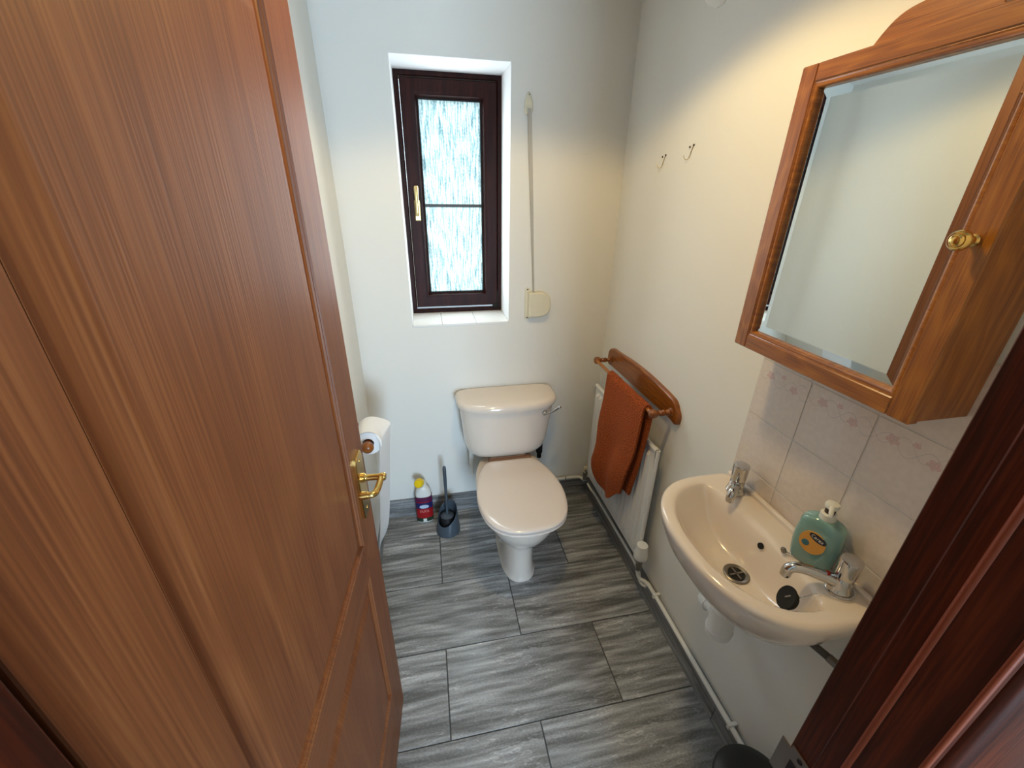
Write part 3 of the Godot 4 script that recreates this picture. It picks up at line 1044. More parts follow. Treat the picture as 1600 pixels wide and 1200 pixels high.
	var p3 := thing("heating_pipe", "thin white painted pipe along the skirting under the radiator", "pipe", Vector3(-0.04, 0.13, 0.3))
	b = B.new()
	b.tube(curve([Vector3(-0.040, 0.133, 0.080), Vector3(-0.032, 0.120, 0.120), Vector3(-0.026, 0.119, 0.180), Vector3(-0.024, 0.120, 0.45), Vector3(-0.024, 0.122, 0.62), Vector3(-0.030, 0.121, 0.68), Vector3(-0.040, 0.110, 0.705), Vector3(-0.037, 0.104, 0.727), Vector3(-0.026, 0.110, 0.742)], 6), 0.0065, 10)
	put(p3, "tube", b, M.pipe)

func make_towel_rail() -> void:
	var r := thing("towel_rail", "stained wooden towel rail with a curved backboard on the wall", "towel rail", Vector3(0, 0.9, 0.4))
	var b := B.new()
	b.T = Transform3D(Basis(Vector3(0, 0, 1), Vector3(0, 1, 0), Vector3(-1, 0, 0)), Vector3(0, 0, 0))
	var top := curve([Vector2(0.098, 0.905), Vector2(0.100, 0.925), Vector2(0.112, 0.945), Vector2(0.135, 0.9545), Vector2(0.165, 0.956), Vector2(0.23, 0.9595), Vector2(0.31, 0.9655), Vector2(0.40, 0.9675), Vector2(0.49, 0.9655), Vector2(0.57, 0.9595), Vector2(0.635, 0.953), Vector2(0.665, 0.946), Vector2(0.680, 0.933), Vector2(0.688, 0.922), Vector2(0.697, 0.912), Vector2(0.703, 0.895), Vector2(0.702, 0.872)], 4)
	var pts := PackedVector2Array()
	for q in top: pts.append(q)
	pts.append(Vector2(0.690, 0.866)); pts.append(Vector2(0.66, 0.872)); pts.append(Vector2(0.14, 0.872)); pts.append(Vector2(0.11, 0.868)); pts.append(Vector2(0.099, 0.876))
	b.prism(pts, 0.0, 0.018, 0.004, 0.0)
	put(r, "backboard", b, M.oak_h)
	for z in [0.140, 0.662]:
		b = B.new()
		b.T = frame_to(Vector3(-0.017, 0.902, z), Vector3(-1, 0, 0))
		b.lathe([Vector2(0.016, 0), Vector2(0.016, 0.003), Vector2(0.010, 0.006), Vector2(0.013, 0.012), Vector2(0.009, 0.017), Vector2(0.0075, 0.024), Vector2(0.0115, 0.029), Vector2(0.0115, 0.033), Vector2(0.0075, 0.037), Vector2(0.0115, 0.042), Vector2(0.008, 0.048), Vector2(0.009, 0.053), Vector2(0.0145, 0.060), Vector2(0.017, 0.068), Vector2(0.0165, 0.077), Vector2(0.012, 0.084), Vector2(0.005, 0.087)], 18)
		put(r, "peg", b, M.oak_h)
	b = B.new()
	b.T = frame_to(Vector3(-0.091, 0.902, 0.142), Vector3(0, 0, 1))
	b.lathe([Vector2(0.0075, 0), Vector2(0.0075, 0.520)], 14)
	put(r, "rail", b, M.bar)
	# towel: a thick cloth laid over the rail, both ends hanging
	var t := thing("towel", "burnt orange terry towel hanging over the wooden rail", "towel", Vector3(-0.085, 0.9, 0.45))
	b = B.new()
	var NU := 26
	var NV := 64
	var outer := []
	var inner := []
	for j in NV + 1:
		var ro := PackedVector3Array()
		var ri := PackedVector3Array()
		for i in NU + 1:
			var u := float(i) / NU
			var pp := towel_point(u, float(j) / NV)
			ro.append(pp[0]); ri.append(pp[1])
		outer.append(ro); inner.append(ri)
	b.loft(outer, false, false, false)
	inner.reverse()
	b.loft(inner, false, false, false)
	inner.reverse()
	for j in NV:
		for e in [0, NU]:
			var q := [outer[j][e], outer[j + 1][e], inner[j + 1][e], inner[j][e]]
			if e == NU: q.reverse()
			q.reverse()
			b.quad(q[0], q[1], q[2], q[3])
	for i in NU:
		var q := [outer[0][i], outer[0][i + 1], inner[0][i + 1], inner[0][i]]
		q.reverse()
		b.quad(q[0], q[1], q[2], q[3])
		q = [outer[NV][i], outer[NV][i + 1], inner[NV][i + 1], inner[NV][i]]
		b.quad(q[0], q[1], q[2], q[3])
	put(t, "cloth", b, M.terry, "", 60.0)

func towel_point(u: float, v: float) -> Array:
	# v 0: hem in front; middle: over the rail; 1: hem behind
	var len_f := 0.50 + 0.05 * sin(u * 3.0 + 0.3) - 0.07 * smoothstep(0.35, 0.0, u) - 0.05 * smoothstep(0.75, 1.0, u)
	var len_b := 0.455 + 0.03 * sin(u * 5.0)
	var R := 0.0185
	var arc := PI * R
	var s := lerpf(-len_f - arc * 0.5, len_b + arc * 0.5, v)
	var z := lerpf(0.305, 0.628, u)
	var c := Vector3(-0.091, 0.902, 0)
	var p: Vector3
	var n: Vector3
	if absf(s) <= arc * 0.5:
		var a := s / R
		n = Vector3(sin(a), cos(a), 0)
		p = c + n * R
	elif s < 0:
		var d := -s - arc * 0.5
		n = Vector3(-1, 0, 0)
		p = c + Vector3(-R, -d, 0)
		var k := clampf(d / 0.45, 0.0, 1.0)
		p.x += -0.012 * k * sin(u * 9.0 + 0.6) - 0.010 * k + 0.006 * sin(d * 22.0 + u * 4.0) * k
		z += -0.075 * k * k * smoothstep(0.0, 1.0, 0.25 + 0.75 * u) - 0.012 * k * (1.0 - u)
	else:
		var d := s - arc * 0.5
		n = Vector3(1, 0, 0)
		p = c + Vector3(R, -d, 0)
		var k := clampf(d / 0.45, 0.0, 1.0)
		p.x += -0.012 * k + 0.006 * k * sin(u * 7.0)
		z += -0.045 * k * k * u - 0.02 * k * (1.0 - u) + 0.015 * (1.0 - k) * u
	p.z = z
	var th := 0.0085
	return [p, p - n * th]

func make_basin() -> void:
	var t := thing("washbasin", "small champagne ceramic washbasin fixed to the wall below the mirror cabinet", "washbasin", Vector3(-0.15, 0.8, 1.2))
	var b := B.new()
	var cz := 1.205
	var rings := []
	# underside up to the rim: y, half length, front, back, centre x
	for p in [[0.690, 0.05, 0.05, 0.05, -0.12], [0.695, 0.10, 0.08, 0.08, -0.12], [0.715, 0.155, 0.115, 0.105, -0.115], [0.75, 0.195, 0.148, 0.1035, -0.110], [0.79, 0.219, 0.175, 0.1015, -0.108], [0.825, 0.232, 0.190, 0.1005, -0.107], [0.848, 0.237, 0.1955, 0.1005, -0.107], [0.858, 0.2385, 0.197, 0.1005, -0.107], [0.864, 0.236, 0.1945, 0.1005, -0.107], [0.868, 0.231, 0.189, 0.1005, -0.107]]:
		rings.append(ring(p[4], cz, p[0], p[1], p[2], p[3], 2.35, 9.0, 96))
	# flat of the rim, then the bowl
	for p in [[0.8685, 0.224, 0.182, 0.096, -0.107, 2.35, 8.0], [0.8675, 0.213, 0.170, 0.080, -0.110, 2.3, 4.0], [0.8665, 0.203, 0.158, 0.050, -0.118, 2.25, 2.6], [0.862, 0.197, 0.151, 0.042, -0.120, 2.2, 2.4], [0.852, 0.191, 0.145, 0.037, -0.121, 2.2, 2.3], [0.83, 0.180, 0.133, 0.033, -0.122, 2.15, 2.2], [0.80, 0.160, 0.112, 0.031, -0.124, 2.1, 2.1], [0.775, 0.130, 0.085, 0.029, -0.128, 2.05, 2.0], [0.760, 0.095, 0.060, 0.027, -0.132, 2.0, 2.0], [0.754, 0.060, 0.040, 0.025, -0.136, 2.0, 2.0], [0.752, 0.026, 0.026, 0.022, -0.140, 2.0, 2.0]]:
		rings.append(ring(p[4], cz + (0.0 if p[0] > 0.85 else 0.010), p[0], p[1], p[2], p[3], p[5], p[6], 96))
	b.loft(rings)
	put(t, "bowl", b, M.ceramic, "", 60.0)
	b = B.new()
	b.span(Vector3(-0.020, 0.862, cz - 0.225), Vector3(-0.0065, 0.882, cz + 0.228), 0.004)
	put(t, "upstand", b, M.ceramic)
	b = B.new()
	b.T = Transform3D(Basis(), Vector3(-0.138, 0.7525, 1.216))
	b.lathe([Vector2(0.030, 0), Vector2(0.0305, 0.003), Vector2(0.028, 0.0045), Vector2(0.021, 0.002), Vector2(0.020, -0.002)], 28, true, false)
	put(t, "waste_ring", b, M.steel)
	b = B.new()
	b.T = Transform3D(Basis(), Vector3(-0.138, 0.7535, 1.216))
	b.lathe([Vector2(0.0195, 0), Vector2(0.0195, 0.001)], 20)
	put(t, "waste_hole", b, M.dark)
	b = B.new()
	b.T = Transform3D(Basis(), Vector3(-0.138, 0.7545, 1.216))
	b.box(Vector3(0, 0.001, 0), Vector3(0.036, 0.002, 0.004))
	b.box(Vector3(0, 0.001, 0), Vector3(0.004, 0.002, 0.036))
	put(t, "waste_cross", b, M.steel)
	b = B.new()
	b.T = frame_to(Vector3(-0.0905, 0.835, 1.212), Vector3(-1, 0.25, 0))
	b.lathe([Vector2(0.0078, -0.004), Vector2(0.0078, 0.001)], 18)
	put(t, "overflow_hole", b, M.dark)
	# taps
	for q in [[Vector3(-0.048, 0.8688, 1.052), Vector3(-0.72, 0, 0.60), "chrome pillar tap at the radiator end of the washbasin", 0.058], [Vector3(-0.050, 0.8688, 1.372), Vector3(-0.86, 0, -0.50), "chrome pillar tap with a red ring and plug chain beside the soap", 0.092]]:
		var tp := thing("tap", q[2], "tap", q[0])
		var dir: Vector3 = (q[1] as Vector3).normalized()
		b = B.new()
		b.T = Transform3D(Basis(), q[0])
		b.lathe([Vector2(0.024, 0), Vector2(0.0245, 0.004), Vector2(0.022, 0.010), Vector2(0.019, 0.022), Vector2(0.0185, 0.034), Vector2(0.016, 0.040)], 24)
		put(tp, "body", b, M.chrome)
		b = B.new()
		b.T = Transform3D(Basis(), q[0] + Vector3(0, 0.038, 0))
		b.lathe([Vector2(0.0165, 0), Vector2(0.0185, 0.003), Vector2(0.0195, 0.030), Vector2(0.0205, 0.044), Vector2(0.0195, 0.0475), Vector2(0.0175, 0.0482), Vector2(0.008, 0.0487)], 24)
		put(tp, "handle", b, M.chrome)
		b = B.new()
		var o: Vector3 = q[0] + Vector3(0, 0.020, 0)
		var L: float = q[3]
		b.tube(curve([o + dir * 0.006, o + dir * 0.025 + Vector3(0, 0.006, 0), o + dir * L * 0.75 + Vector3(0, 0.014, 0), o + dir * L + Vector3(0, 0.010, 0), o + dir * (L + 0.006) + Vector3(0, -0.002, 0), o + dir * (L + 0.006) + Vector3(0, -0.014, 0)], 5), [0.015, 0.0145, 0.014, 0.0135, 0.013, 0.0125, 0.012, 0.0118, 0.0115, 0.0112, 0.011, 0.011, 0.011, 0.011, 0.011, 0.011, 0.011, 0.011, 0.011, 0.011, 0.0108, 0.0108, 0.0108, 0.0106, 0.0106, 0.010], 16)
		put(tp, "spout", b, M.chrome)
		if L > 0.08:
			b = B.new()
			b.T = frame_to(q[0] + dir * 0.030 + Vector3(0, 0.036, 0), dir * 0.3 + Vector3(0, 1, 0))
			b.lathe([Vector2(0.007, 0), Vector2(0.007, 0.002), Vector2(0.005, 0.003)], 14)
			put(tp, "hot_mark", b, M.red_dot, "dark red mark")
	# plug and chain
	var pg := thing("sink_plug", "black rubber plug on a bead chain lying in the washbasin", "plug", Vector3(-0.125, 0.83, 1.356))
	b = B.new()
	var up := Vector3(-0.80, 0.45, -0.35).normalized()
	b.T = frame_to(Vector3(-0.137, 0.833, 1.347), up)
	b.lathe([Vector2(0.020, -0.010), Vector2(0.0225, -0.002), Vector2(0.0260, 0.0), Vector2(0.0260, 0.003), Vector2(0.0245, 0.0045), Vector2(0.004, 0.0045)], 24)
	put(pg, "stopper", b, M.black)
	b = B.new()
	var c0 := Vector3(-0.137, 0.833, 1.347) + up * 0.0045
	b.tube(curve([c0, c0 + Vector3(0.004, 0.009, 0.006), c0 + Vector3(0.014, 0.012, 0.010), c0 + Vector3(0.018, 0.006, 0.012)], 4), 0.0022, 8)
	put(pg, "shackle", b, M.steel)
	b = B.new()
	var ch := curve([c0 + Vector3(0.018, 0.008, 0.012), Vector3(-0.092, 0.868, 1.372), Vector3(-0.077, 0.872, 1.386), Vector3(-0.058, 0.874, 1.398), Vector3(-0.034, 0.874, 1.394), Vector3(-0.021, 0.873, 1.372), Vector3(-0.034, 0.872, 1.340), Vector3(-0.056, 0.871, 1.300), Vector3(-0.080, 0.871, 1.266)], 9)
	for i in ch.size():
		b.T = Transform3D(Basis(), ch[i])
		b.lathe([Vector2(0.0002, -0.0017), Vector2(0.0014, -0.0010), Vector2(0.0017, 0), Vector2(0.0014, 0.0010), Vector2(0.0002, 0.0017)], 6)
	b.T = Transform3D()
	b.tube(ch, 0.0007, 5)
	put(pg, "bead_chain", b, M.chrome)
	b = B.new()
	b.T = frame_to(Vector3(-0.082, 0.870, 1.263), Vector3(-0.4, 0.9, -0.2))
	b.lathe([Vector2(0.006, -0.002), Vector2(0.006, 0.006), Vector2(0.004, 0.009)], 8)
	put(pg, "chain_stay", b, M.steel)
	# soap bottle
	var s := thing("soap_bottle", "teal hand soap pump bottle with orange label on the washbasin", "soap bottle", Vector3(-0.045, 0.868, 1.295))
	b = B.new()
	var bt := Transform3D(Basis(Vector3.UP, 0.42), Vector3(-0.046, 0.868, 1.296))
	b.T = bt
	var rg := []
	for p in [[0.0, 0.034, 0.017], [0.004, 0.038, 0.020], [0.018, 0.041, 0.022], [0.045, 0.044, 0.024], [0.070, 0.0445, 0.0245], [0.090, 0.0425, 0.024], [0.106, 0.0415, 0.0235], [0.114, 0.0375, 0.022], [0.119, 0.030, 0.020], [0.1225, 0.020, 0.0175], [0.123, 0.0155, 0.0155]]:
		rg.append(ring(0, 0, p[0], p[1], p[2], p[2], 3.0, 3.0, 40))
	b.loft(rg)
	put(s, "bottle", b, M.soap)
	b = B.new()
	b.T = bt
	b.T.origin.y += 0.121
	b.lathe([Vector2(0.0145, 0), Vector2(0.0150, 0.003), Vector2(0.0150, 0.016), Vector2(0.013, 0.018), Vector2(0.010, 0.0185)], 22)
	put(s, "collar", b, M.frost)
	b = B.new()
	b.T = bt
	b.T.origin.y += 0.139
	b.lathe([Vector2(0.0095, 0), Vector2(0.0095, 0.006), Vector2(0.006, 0.007), Vector2(0.0045, 0.016)], 18)
	put(s, "pump_stem", b, mat("dark_ring", Color(0.25, 0.18, 0.12), 0.5))
	b = B.new()
	b.T = bt
	b.T.origin.y += 0.150
	b.lathe([Vector2(0.006, 0), Vector2(0.0125, 0.003), Vector2(0.0135, 0.008), Vector2(0.012, 0.013), Vector2(0.004, 0.0145)], 22)
	b.tube([Vector3(0, 0.008, 0), Vector3(-0.016, 0.009, 0.004), Vector3(-0.030, 0.006, 0.008), Vector3(-0.033, 0.000, 0.009)], [0.005, 0.005, 0.0042, 0.0035], 10)
	put(s, "pump_head", b, M.frost)
	# label: flat print on the front of the bottle
	for l in [["label_patch", 0.0245, 0.028, -0.003, 0.066, 0.0004, Color(0.86, 0.62, 0.28)], ["label_oval", 0.0165, 0.0085, 0.004, 0.082, 0.0010, Color(0.10, 0.09, 0.16)], ["label_drop", 0.007, 0.0075, -0.014, 0.060, 0.0010, Color(0.20, 0.42, 0.48)]]:
		b = B.new()
		b.T = bt
		var rr := PackedVector3Array()
		for k in 32:
			var a := TAU * k / 32
			rr.append(Vector3(-0.0250 - l[5], l[4] + sin(a) * l[2] - (0.004 * cos(a) if l[0] == "label_oval" else 0.0), l[3] + cos(a) * l[1]))
		var r2 := PackedVector3Array()
		for p in rr: r2.append(p + Vector3(0.004, 0, 0))
		b.loft([rr, r2])
		put(s, l[0], b, mat(l[0], l[6], 0.35))
	var tm := TextMesh.new()
	tm.text = "Carex"
	tm.font = SystemFont.new()
	tm.font.font_names = PackedStringArray(["Droid Sans"])
	tm.font_size = 16
	tm.pixel_size = 0.0006
	tm.depth = 0.0004
	var to := MeshInstance3D.new()
	to.name = "label_text"
	to.mesh = tm
	to.material_override = M.white
	to.transform = Transform3D(bt.basis * Basis(Vector3(0, 0.26, 0.97).normalized() * Vector3(1, -1, 1), Vector3(0, 0.97, 0.26).normalized(), Vector3(-1, 0, 0)), bt * Vector3(-0.0264, 0.082, 0.004) - s.position)
	s.add_child(to, true)
	# trap and hose under the basin
	var tr := thing("bottle_trap", "white plastic bottle trap under the washbasin", "trap", Vector3(-0.125, 0.5, 1.21))
	b = B.new()
	b.T = Transform3D(Basis(), Vector3(-0.130, 0.522, 1.212))
	b.lathe([Vector2(0.024, 0), Vector2(0.033, 0.004), Vector2(0.035, 0.022), Vector2(0.032, 0.026), Vector2(0.032, 0.070), Vector2(0.036, 0.073), Vector2(0.036, 0.098), Vector2(0.024, 0.106), Vector2(0.022, 0.115), Vector2(0.022, 0.166)], 22)
	put(tr, "trap_body", b, M.white)
	b = B.new()
	b.tube(curve([Vector3(-0.130, 0.560, 1.212), Vector3(-0.115, 0.548, 1.165), Vector3(-0.108, 0.532, 1.130)], 5), 0.0165, 16)
	put(tr, "outlet_pipe", b, M.white)
	b = B.new()
	b.tube(curve([Vector3(-0.109, 0.534, 1.140), Vector3(-0.104, 0.527, 1.118), Vector3(-0.085, 0.518, 1.104), Vector3(-0.055, 0.512, 1.100), Vector3(-0.001, 0.508, 1.100)], 5), 0.0205, 16)
	put(tr, "elbow", b, M.white)
	var hs := thing("tap_hose", "grey braided tap hose leaving the underside of the washbasin", "hose", Vector3(-0.04, 0.7, 1.38))
	b = B.new()
	b.tube(curve([Vector3(-0.055, 0.699, 1.348), Vector3(-0.053, 0.698, 1.356), Vector3(-0.049, 0.696, 1.374), Vector3(-0.038, 0.694, 1.405), Vector3(-0.026, 0.690, 1.440), Vector3(-0.018, 0.69, 1.48)], 6), 0.0085, 12)
	var br := mat("braided_hose", Color(0.36, 0.35, 0.33), 0.5, 0.3)
	br.heightmap_enabled = true
	br.heightmap_texture = M.terry.heightmap_texture
	br.heightmap_scale = 0.1
	br.uv1_scale = Vector3(20, 20, 20)
	put(hs, "braid", b, br)
	b = B.new()
	b.T = frame_to(Vector3(-0.038, 0.694, 1.405), Vector3(0.3, -0.1, 1))
	b.lathe([Vector2(0.011, 0), Vector2(0.011, 0.02)], 6)
	put(hs, "ferrule", b, M.steel)
	# splashback tiles
	var sb := thing("splashback", "pinkish glazed wall tiles behind the washbasin, top row with printed flowers", "wall tiles", Vector3(0, 1.0, 1.28))
	var zs := [0.979, 1.130, 1.282, 1.433, 1.584]
	var ys := [0.776, 0.928, 1.079, 1.231, 1.383]
	b = B.new()
	b.span(Vector3(-0.0052, ys[0], zs[0]), Vector3(0, ys[4], 1.598))
	put(sb, "grout", b, M.white_grout)
	for i in 5:
		for j in 4:
			var za: float = zs[i] + 0.0009
			var zb: float = minf((zs[i + 1] if i < 4 else 1.60), 1.598) - 0.0009
			var ya: float = ys[j] + 0.0009
			var yb: float = ys[j + 1] - 0.0009
			b = B.new()
			var e := 0.0012
			var fr := [Vector3(-0.0062, yb - e, za + e), Vector3(-0.0062, yb - e, zb - e), Vector3(-0.0062, ya + e, zb - e), Vector3(-0.0062, ya + e, za + e)]
			var bk := [Vector3(-0.003, yb, za), Vector3(-0.003, yb, zb), Vector3(-0.003, ya, zb), Vector3(-0.003, ya, za)]
			var uvs := [Vector2(0, 0), Vector2((zb - za) / 0.15, 0), Vector2((zb - za) / 0.15, 1), Vector2(0, 1)]
			b.quad_uv(fr, uvs)
			for k in 4:
				var m := (k + 1) % 4
				b.quad_uv([bk[k], bk[m], fr[m], fr[k]], [uvs[k], uvs[m], uvs[m], uvs[k]])
			put(sb, "tile", b, M.tile_flower if j == 2 else M.tile_plain, "", 50.0, false)

func make_cabinet() -> void:
	var c := thing("mirror_cabinet", "varnished pine wall cabinet with a mirror door above the washbasin", "cabinet", Vector3(0, 1.29, 1.204))
	var z0 := 1.005
	var z1 := 1.403
	var y0 := 1.290
	var y1 := 1.827
	var xf := -0.129
	var b := B.new()
	b.span(Vector3(-0.107, y0 + 0.002, z1 - 0.018), Vector3(-0.0064, y1 - 0.004, z1 - 0.003), 0.001)
	put(c, "side_panel", b, M.pine_v)
	b = B.new()
	b.span(Vector3(-0.107, y0 + 0.002, z0 + 0.003), Vector3(-0.0064, y1 - 0.004, z0 + 0.018), 0.001)
	put(c, "side_panel", b, M.pine_v)
	b = B.new()
	b.span(Vector3(-0.107, y0 + 0.002, z0 + 0.018), Vector3(-0.0064, y0 + 0.017, z1 - 0.018))
	put(c, "bottom_panel", b, M.pine_h)
	b = B.new()
	b.span(Vector3(-0.107, y1 - 0.019, z0 + 0.018), Vector3(-0.0064, y1 - 0.004, z1 - 0.018))
	put(c, "top_panel", b, M.pine_h)
	b = B.new()
	b.span(Vector3(-0.012, y0 + 0.017, z0 + 0.018), Vector3(-0.0064, y1 - 0.019, z1 - 0.018))
	put(c, "back_panel", b, M.pine_v)
	# door
	var d := Node3D.new()
	d.name = "mirror_door"
	c.add_child(d)
	var mz0 := 1.050
	var mz1 := 1.358
	var my0 := 1.331
	var my1 := 1.788
	for s in [[z0, mz0 - 0.010], [mz1 + 0.010, z1]]:
		b = B.new()
		b.span(Vector3(xf, y0, s[0]), Vector3(-0.110, y1, s[1]), 0.002)
		put(d, "stile", b, M.pine_v)
	for s in [[y0, my0 - 0.010], [my1 + 0.010, y1]]:
		b = B.new()
		b.span(Vector3(xf, s[0], mz0 - 0.010), Vector3(-0.110, s[1], mz1 + 0.010), 0.002)
		put(d, "rail", b, M.pine_h)
	# inner moulding
	b = B.new()
	b.T = Transform3D(Basis(Vector3(0, 0, 1), Vector3(0, 1, 0), Vector3(-1, 0, 0)), Vector3(0, 0, 0))
	rect_frame(b, mz0 - 0.0105, mz1 + 0.0105, my0 - 0.0105, my1 + 0.0105, [Vector2(0, 0.127), Vector2(0.0015, 0.1275), Vector2(0.003, 0.1255), Vector2(0.006, 0.1265), Vector2(0.009, 0.1245), Vector2(0.0105, 0.121), Vector2(0.0105, 0.112), Vector2(0, 0.112)])
	put(d, "moulding", b, M.pine_h, "", 60.0)
	# bevelled mirror
	b = B.new()
	var bw := 0.018
	var fr := [Vector3(-0.1195, my0 + bw, mz0 + bw), Vector3(-0.1195, my0 + bw, mz1 - bw), Vector3(-0.1195, my1 - bw, mz1 - bw), Vector3(-0.1195, my1 - bw, mz0 + bw)]
	var ed := [Vector3(-0.1170, my0 - 0.002, mz0 - 0.002), Vector3(-0.1170, my0 - 0.002, mz1 + 0.002), Vector3(-0.1170, my1 + 0.002, mz1 + 0.002), Vector3(-0.1170, my1 + 0.002, mz0 - 0.002)]
	var bk := []
	for p in ed: bk.append(p + Vector3(0.003, 0, 0))
	b.quad(fr[0], fr[1], fr[2], fr[3])
	for k in 4:
		var m := (k + 1) % 4
		b.quad(ed[k], ed[m], fr[m], fr[k])
		b.quad(bk[k], bk[m], ed[m], ed[k])
	b.quad(bk[3], bk[2], bk[1], bk[0])
	put(d, "mirror", b, M.mirror, "bevelled mirror glass", 1.0)
	b = B.new()
	b.T = frame_to(Vector3(xf, 1.560, 1.380), Vector3(-1, 0, 0))
	b.lathe([Vector2(0.008, 0), Vector2(0.008, 0.002), Vector2(0.0055, 0.004), Vector2(0.0055, 0.014), Vector2(0.0120, 0.019), Vector2(0.0135, 0.023), Vector2(0.0130, 0.027), Vector2(0.0105, 0.030), Vector2(0.0090, 0.0295), Vector2(0.0085, 0.031), Vector2(0.0060, 0.033), Vector2(0.0050, 0.0325), Vector2(0.0045, 0.034), Vector2(0.0020, 0.0348)], 26)
	put(d, "knob", b, M.brass, "turned brass knob")
	# pediment board on top
	b = B.new()
	b.T = Transform3D(Basis(Vector3(0, 0, 1), Vector3(0, 1, 0), Vector3(-1, 0, 0)), Vector3(0, 0, 0))
	var half := curve([Vector2(-0.090, 0.002), Vector2(-0.085, 0.009), Vector2(-0.074, 0.022), Vector2(-0.060, 0.034), Vector2(-0.040, 0.042), Vector2(0.0, 0.047)], 4)
	var pts := PackedVector2Array()
	pts.append(Vector2(1.204 + 0.090, y1 - 0.004)); pts.append(Vector2(1.204 - 0.090, y1 - 0.004))
	for q in half: pts.append(Vector2(1.204 + q.x, y1 - 0.002 + q.y))
	for i in range(half.size() - 2, -1, -1): pts.append(Vector2(1.204 - half[i].x, y1 - 0.002 + half[i].y))
	b.prism(pts, 0.090, 0.108, 0.001)
	put(c, "pediment", b, M.pine_h)

func make_small() -> void:
	var b := B.new()
	# shutter strap winder on the back wall
	var w := thing("strap_winder", "cream shutter strap winder box on the wall beside the window", "strap winder", Vector3(-0.355, 1.14, 0))
	b.T = Transform3D(Basis(), Vector3())
	var pts := PackedVector2Array()
	for q in curve([Vector2(-0.398, 1.202), Vector2(-0.345, 1.203), Vector2(-0.318, 1.196), Vector2(-0.300, 1.175), Vector2(-0.296, 1.14), Vector2(-0.302, 1.112), Vector2(-0.322, 1.096), Vector2(-0.350, 1.090), Vector2(-0.398, 1.090)], 4): pts.append(q)
	b.prism(pts, 0.0, 0.034, 0.006, 0.0)
	put(w, "case", b, M.cream)
	b = B.new()
	b.prism(PackedVector2Array([Vector2(-0.412, 1.078), Vector2(-0.386, 1.078), Vector2(-0.384, 1.090), Vector2(-0.384, 1.204), Vector2(-0.390, 1.218), Vector2(-0.404, 1.222), Vector2(-0.412, 1.214)]), 0.0, 0.004, 0.001, 0.0)
	put(w, "mounting_plate", b, M.cream)
	for y in [1.213, 1.084]:
		b = B.new()
		b.T = frame_to(Vector3(-0.400, y, 0.004), Vector3(0, 0, 1))
		b.lathe([Vector2(0.0032, 0), Vector2(0.0026, 0.001)], 10)
		put(w, "screw", b, M.black)
	b = B.new()
	b.prism(PackedVector2Array([Vector2(-0.434, 1.895), Vector2(-0.428, 1.880), Vector2(-0.406, 1.880), Vector2(-0.400, 1.895), Vector2(-0.402, 1.925), Vector2(-0.411, 1.948), Vector2(-0.417, 1.955), Vector2(-0.423, 1.948), Vector2(-0.432, 1.925)]), 0.0, 0.012, 0.004, 0.0)
	put(w, "strap_guide", b, M.cream)
	b = B.new()
	b.T = frame_to(Vector3(-0.417, 1.945, 0.010), Vector3(0, 0, 1))
	b.lathe([Vector2(0.003, 0), Vector2(0.0025, 0.002)], 10)
	put(w, "screw", b, M.black)
	b = B.new()
	var rings := []
	for k in 21:
		var t := k / 20.0
		var c := Vector3(-0.415, 1.900, 0.016).lerp(Vector3(-0.376, 1.200, 0.020), t)
		var a := lerpf(0.15, 1.35, smoothstep(0.0, 0.9, t))
		var dx := Vector3(cos(a), 0, sin(a)) * 0.0072
		var dn := Vector3(-sin(a), 0, cos(a)) * 0.0008
		rings.append(PackedVector3Array([c - dx - dn, c + dx - dn, c + dx + dn, c - dx + dn]))
	b.loft(rings)
	put(w, "strap", b, M.strap, "grey webbing strap")
	# picture hooks
	for q in [[Vector3(0, 1.730, 0.318), "small metal wall hook nearer the window corner"], [Vector3(0, 1.747, 0.478), "small metal wall hook nearer the mirror cabinet"]]:
		var h := thing("wall_hook", q[1], "hook", q[0], "small hooks on the right wall")
		var p: Vector3 = q[0]
		b = B.new()
		b.tube(curve([p + Vector3(-0.002, 0.004, 0.012), p + Vector3(-0.002, -0.012, 0.004), p + Vector3(-0.003, -0.030, -0.002), p + Vector3(-0.008, -0.036, -0.006), p + Vector3(-0.014, -0.030, -0.010), p + Vector3(-0.015, -0.022, -0.013)], 4), 0.0011, 8)
		put(h, "wire", b, M.old_brass)
		for s in [-0.008, 0.012]:
			b = B.new()
			b.T = frame_to(p + Vector3(-0.0005, 0.0 if s < 0 else 0.004, s), Vector3(-1, 0, 0))
			b.lathe([Vector2(0.0032, 0), Vector2(0.0032, 0.002), Vector2(0.0015, 0.003)], 10)
			put(h, "nail", b, mat("dark_nail", Color(0.20, 0.17, 0.12), 0.5))
	# toilet roll holder on the left wall
	var r := thing("toilet_roll_holder", "wooden toilet roll holder with round end knob on the left wall", "roll holder", Vector3(-1.1, 0.765, 0.42))
	b = B.new()
	b.T = frame_to(Vector3(-1.097, 0.765, 0.335), Vector3(0, 0, 1))
	b.lathe([Vector2(0.012, 0), Vector2(0.012, 0.135), Vector2(0.016, 0.138), Vector2(0.021, 0.146), Vector2(0.0225, 0.156), Vector2(0.019, 0.166), Vector2(0.010, 0.172)], 20)
	put(r, "spindle", b, M.oak_h)
	b = B.new()
	b.T = frame_to(Vector3(-1.159, 0.765, 0.340), Vector3(1, 0, 0))
	b.lathe([Vector2(0.022, 0), Vector2(0.022, 0.010), Vector2(0.012, 0.014), Vector2(0.011, 0.062)], 18)
	put(r, "arm", b, M.oak_h)
	var rl := thing("toilet_roll", "white toilet roll with a long loose tail of paper", "toilet roll", Vector3(-1.097, 0.765, 0.41))
	b = B.new()
	b.T = frame_to(Vector3(-1.097, 0.765, 0.357), Vector3(0, 0, 1))
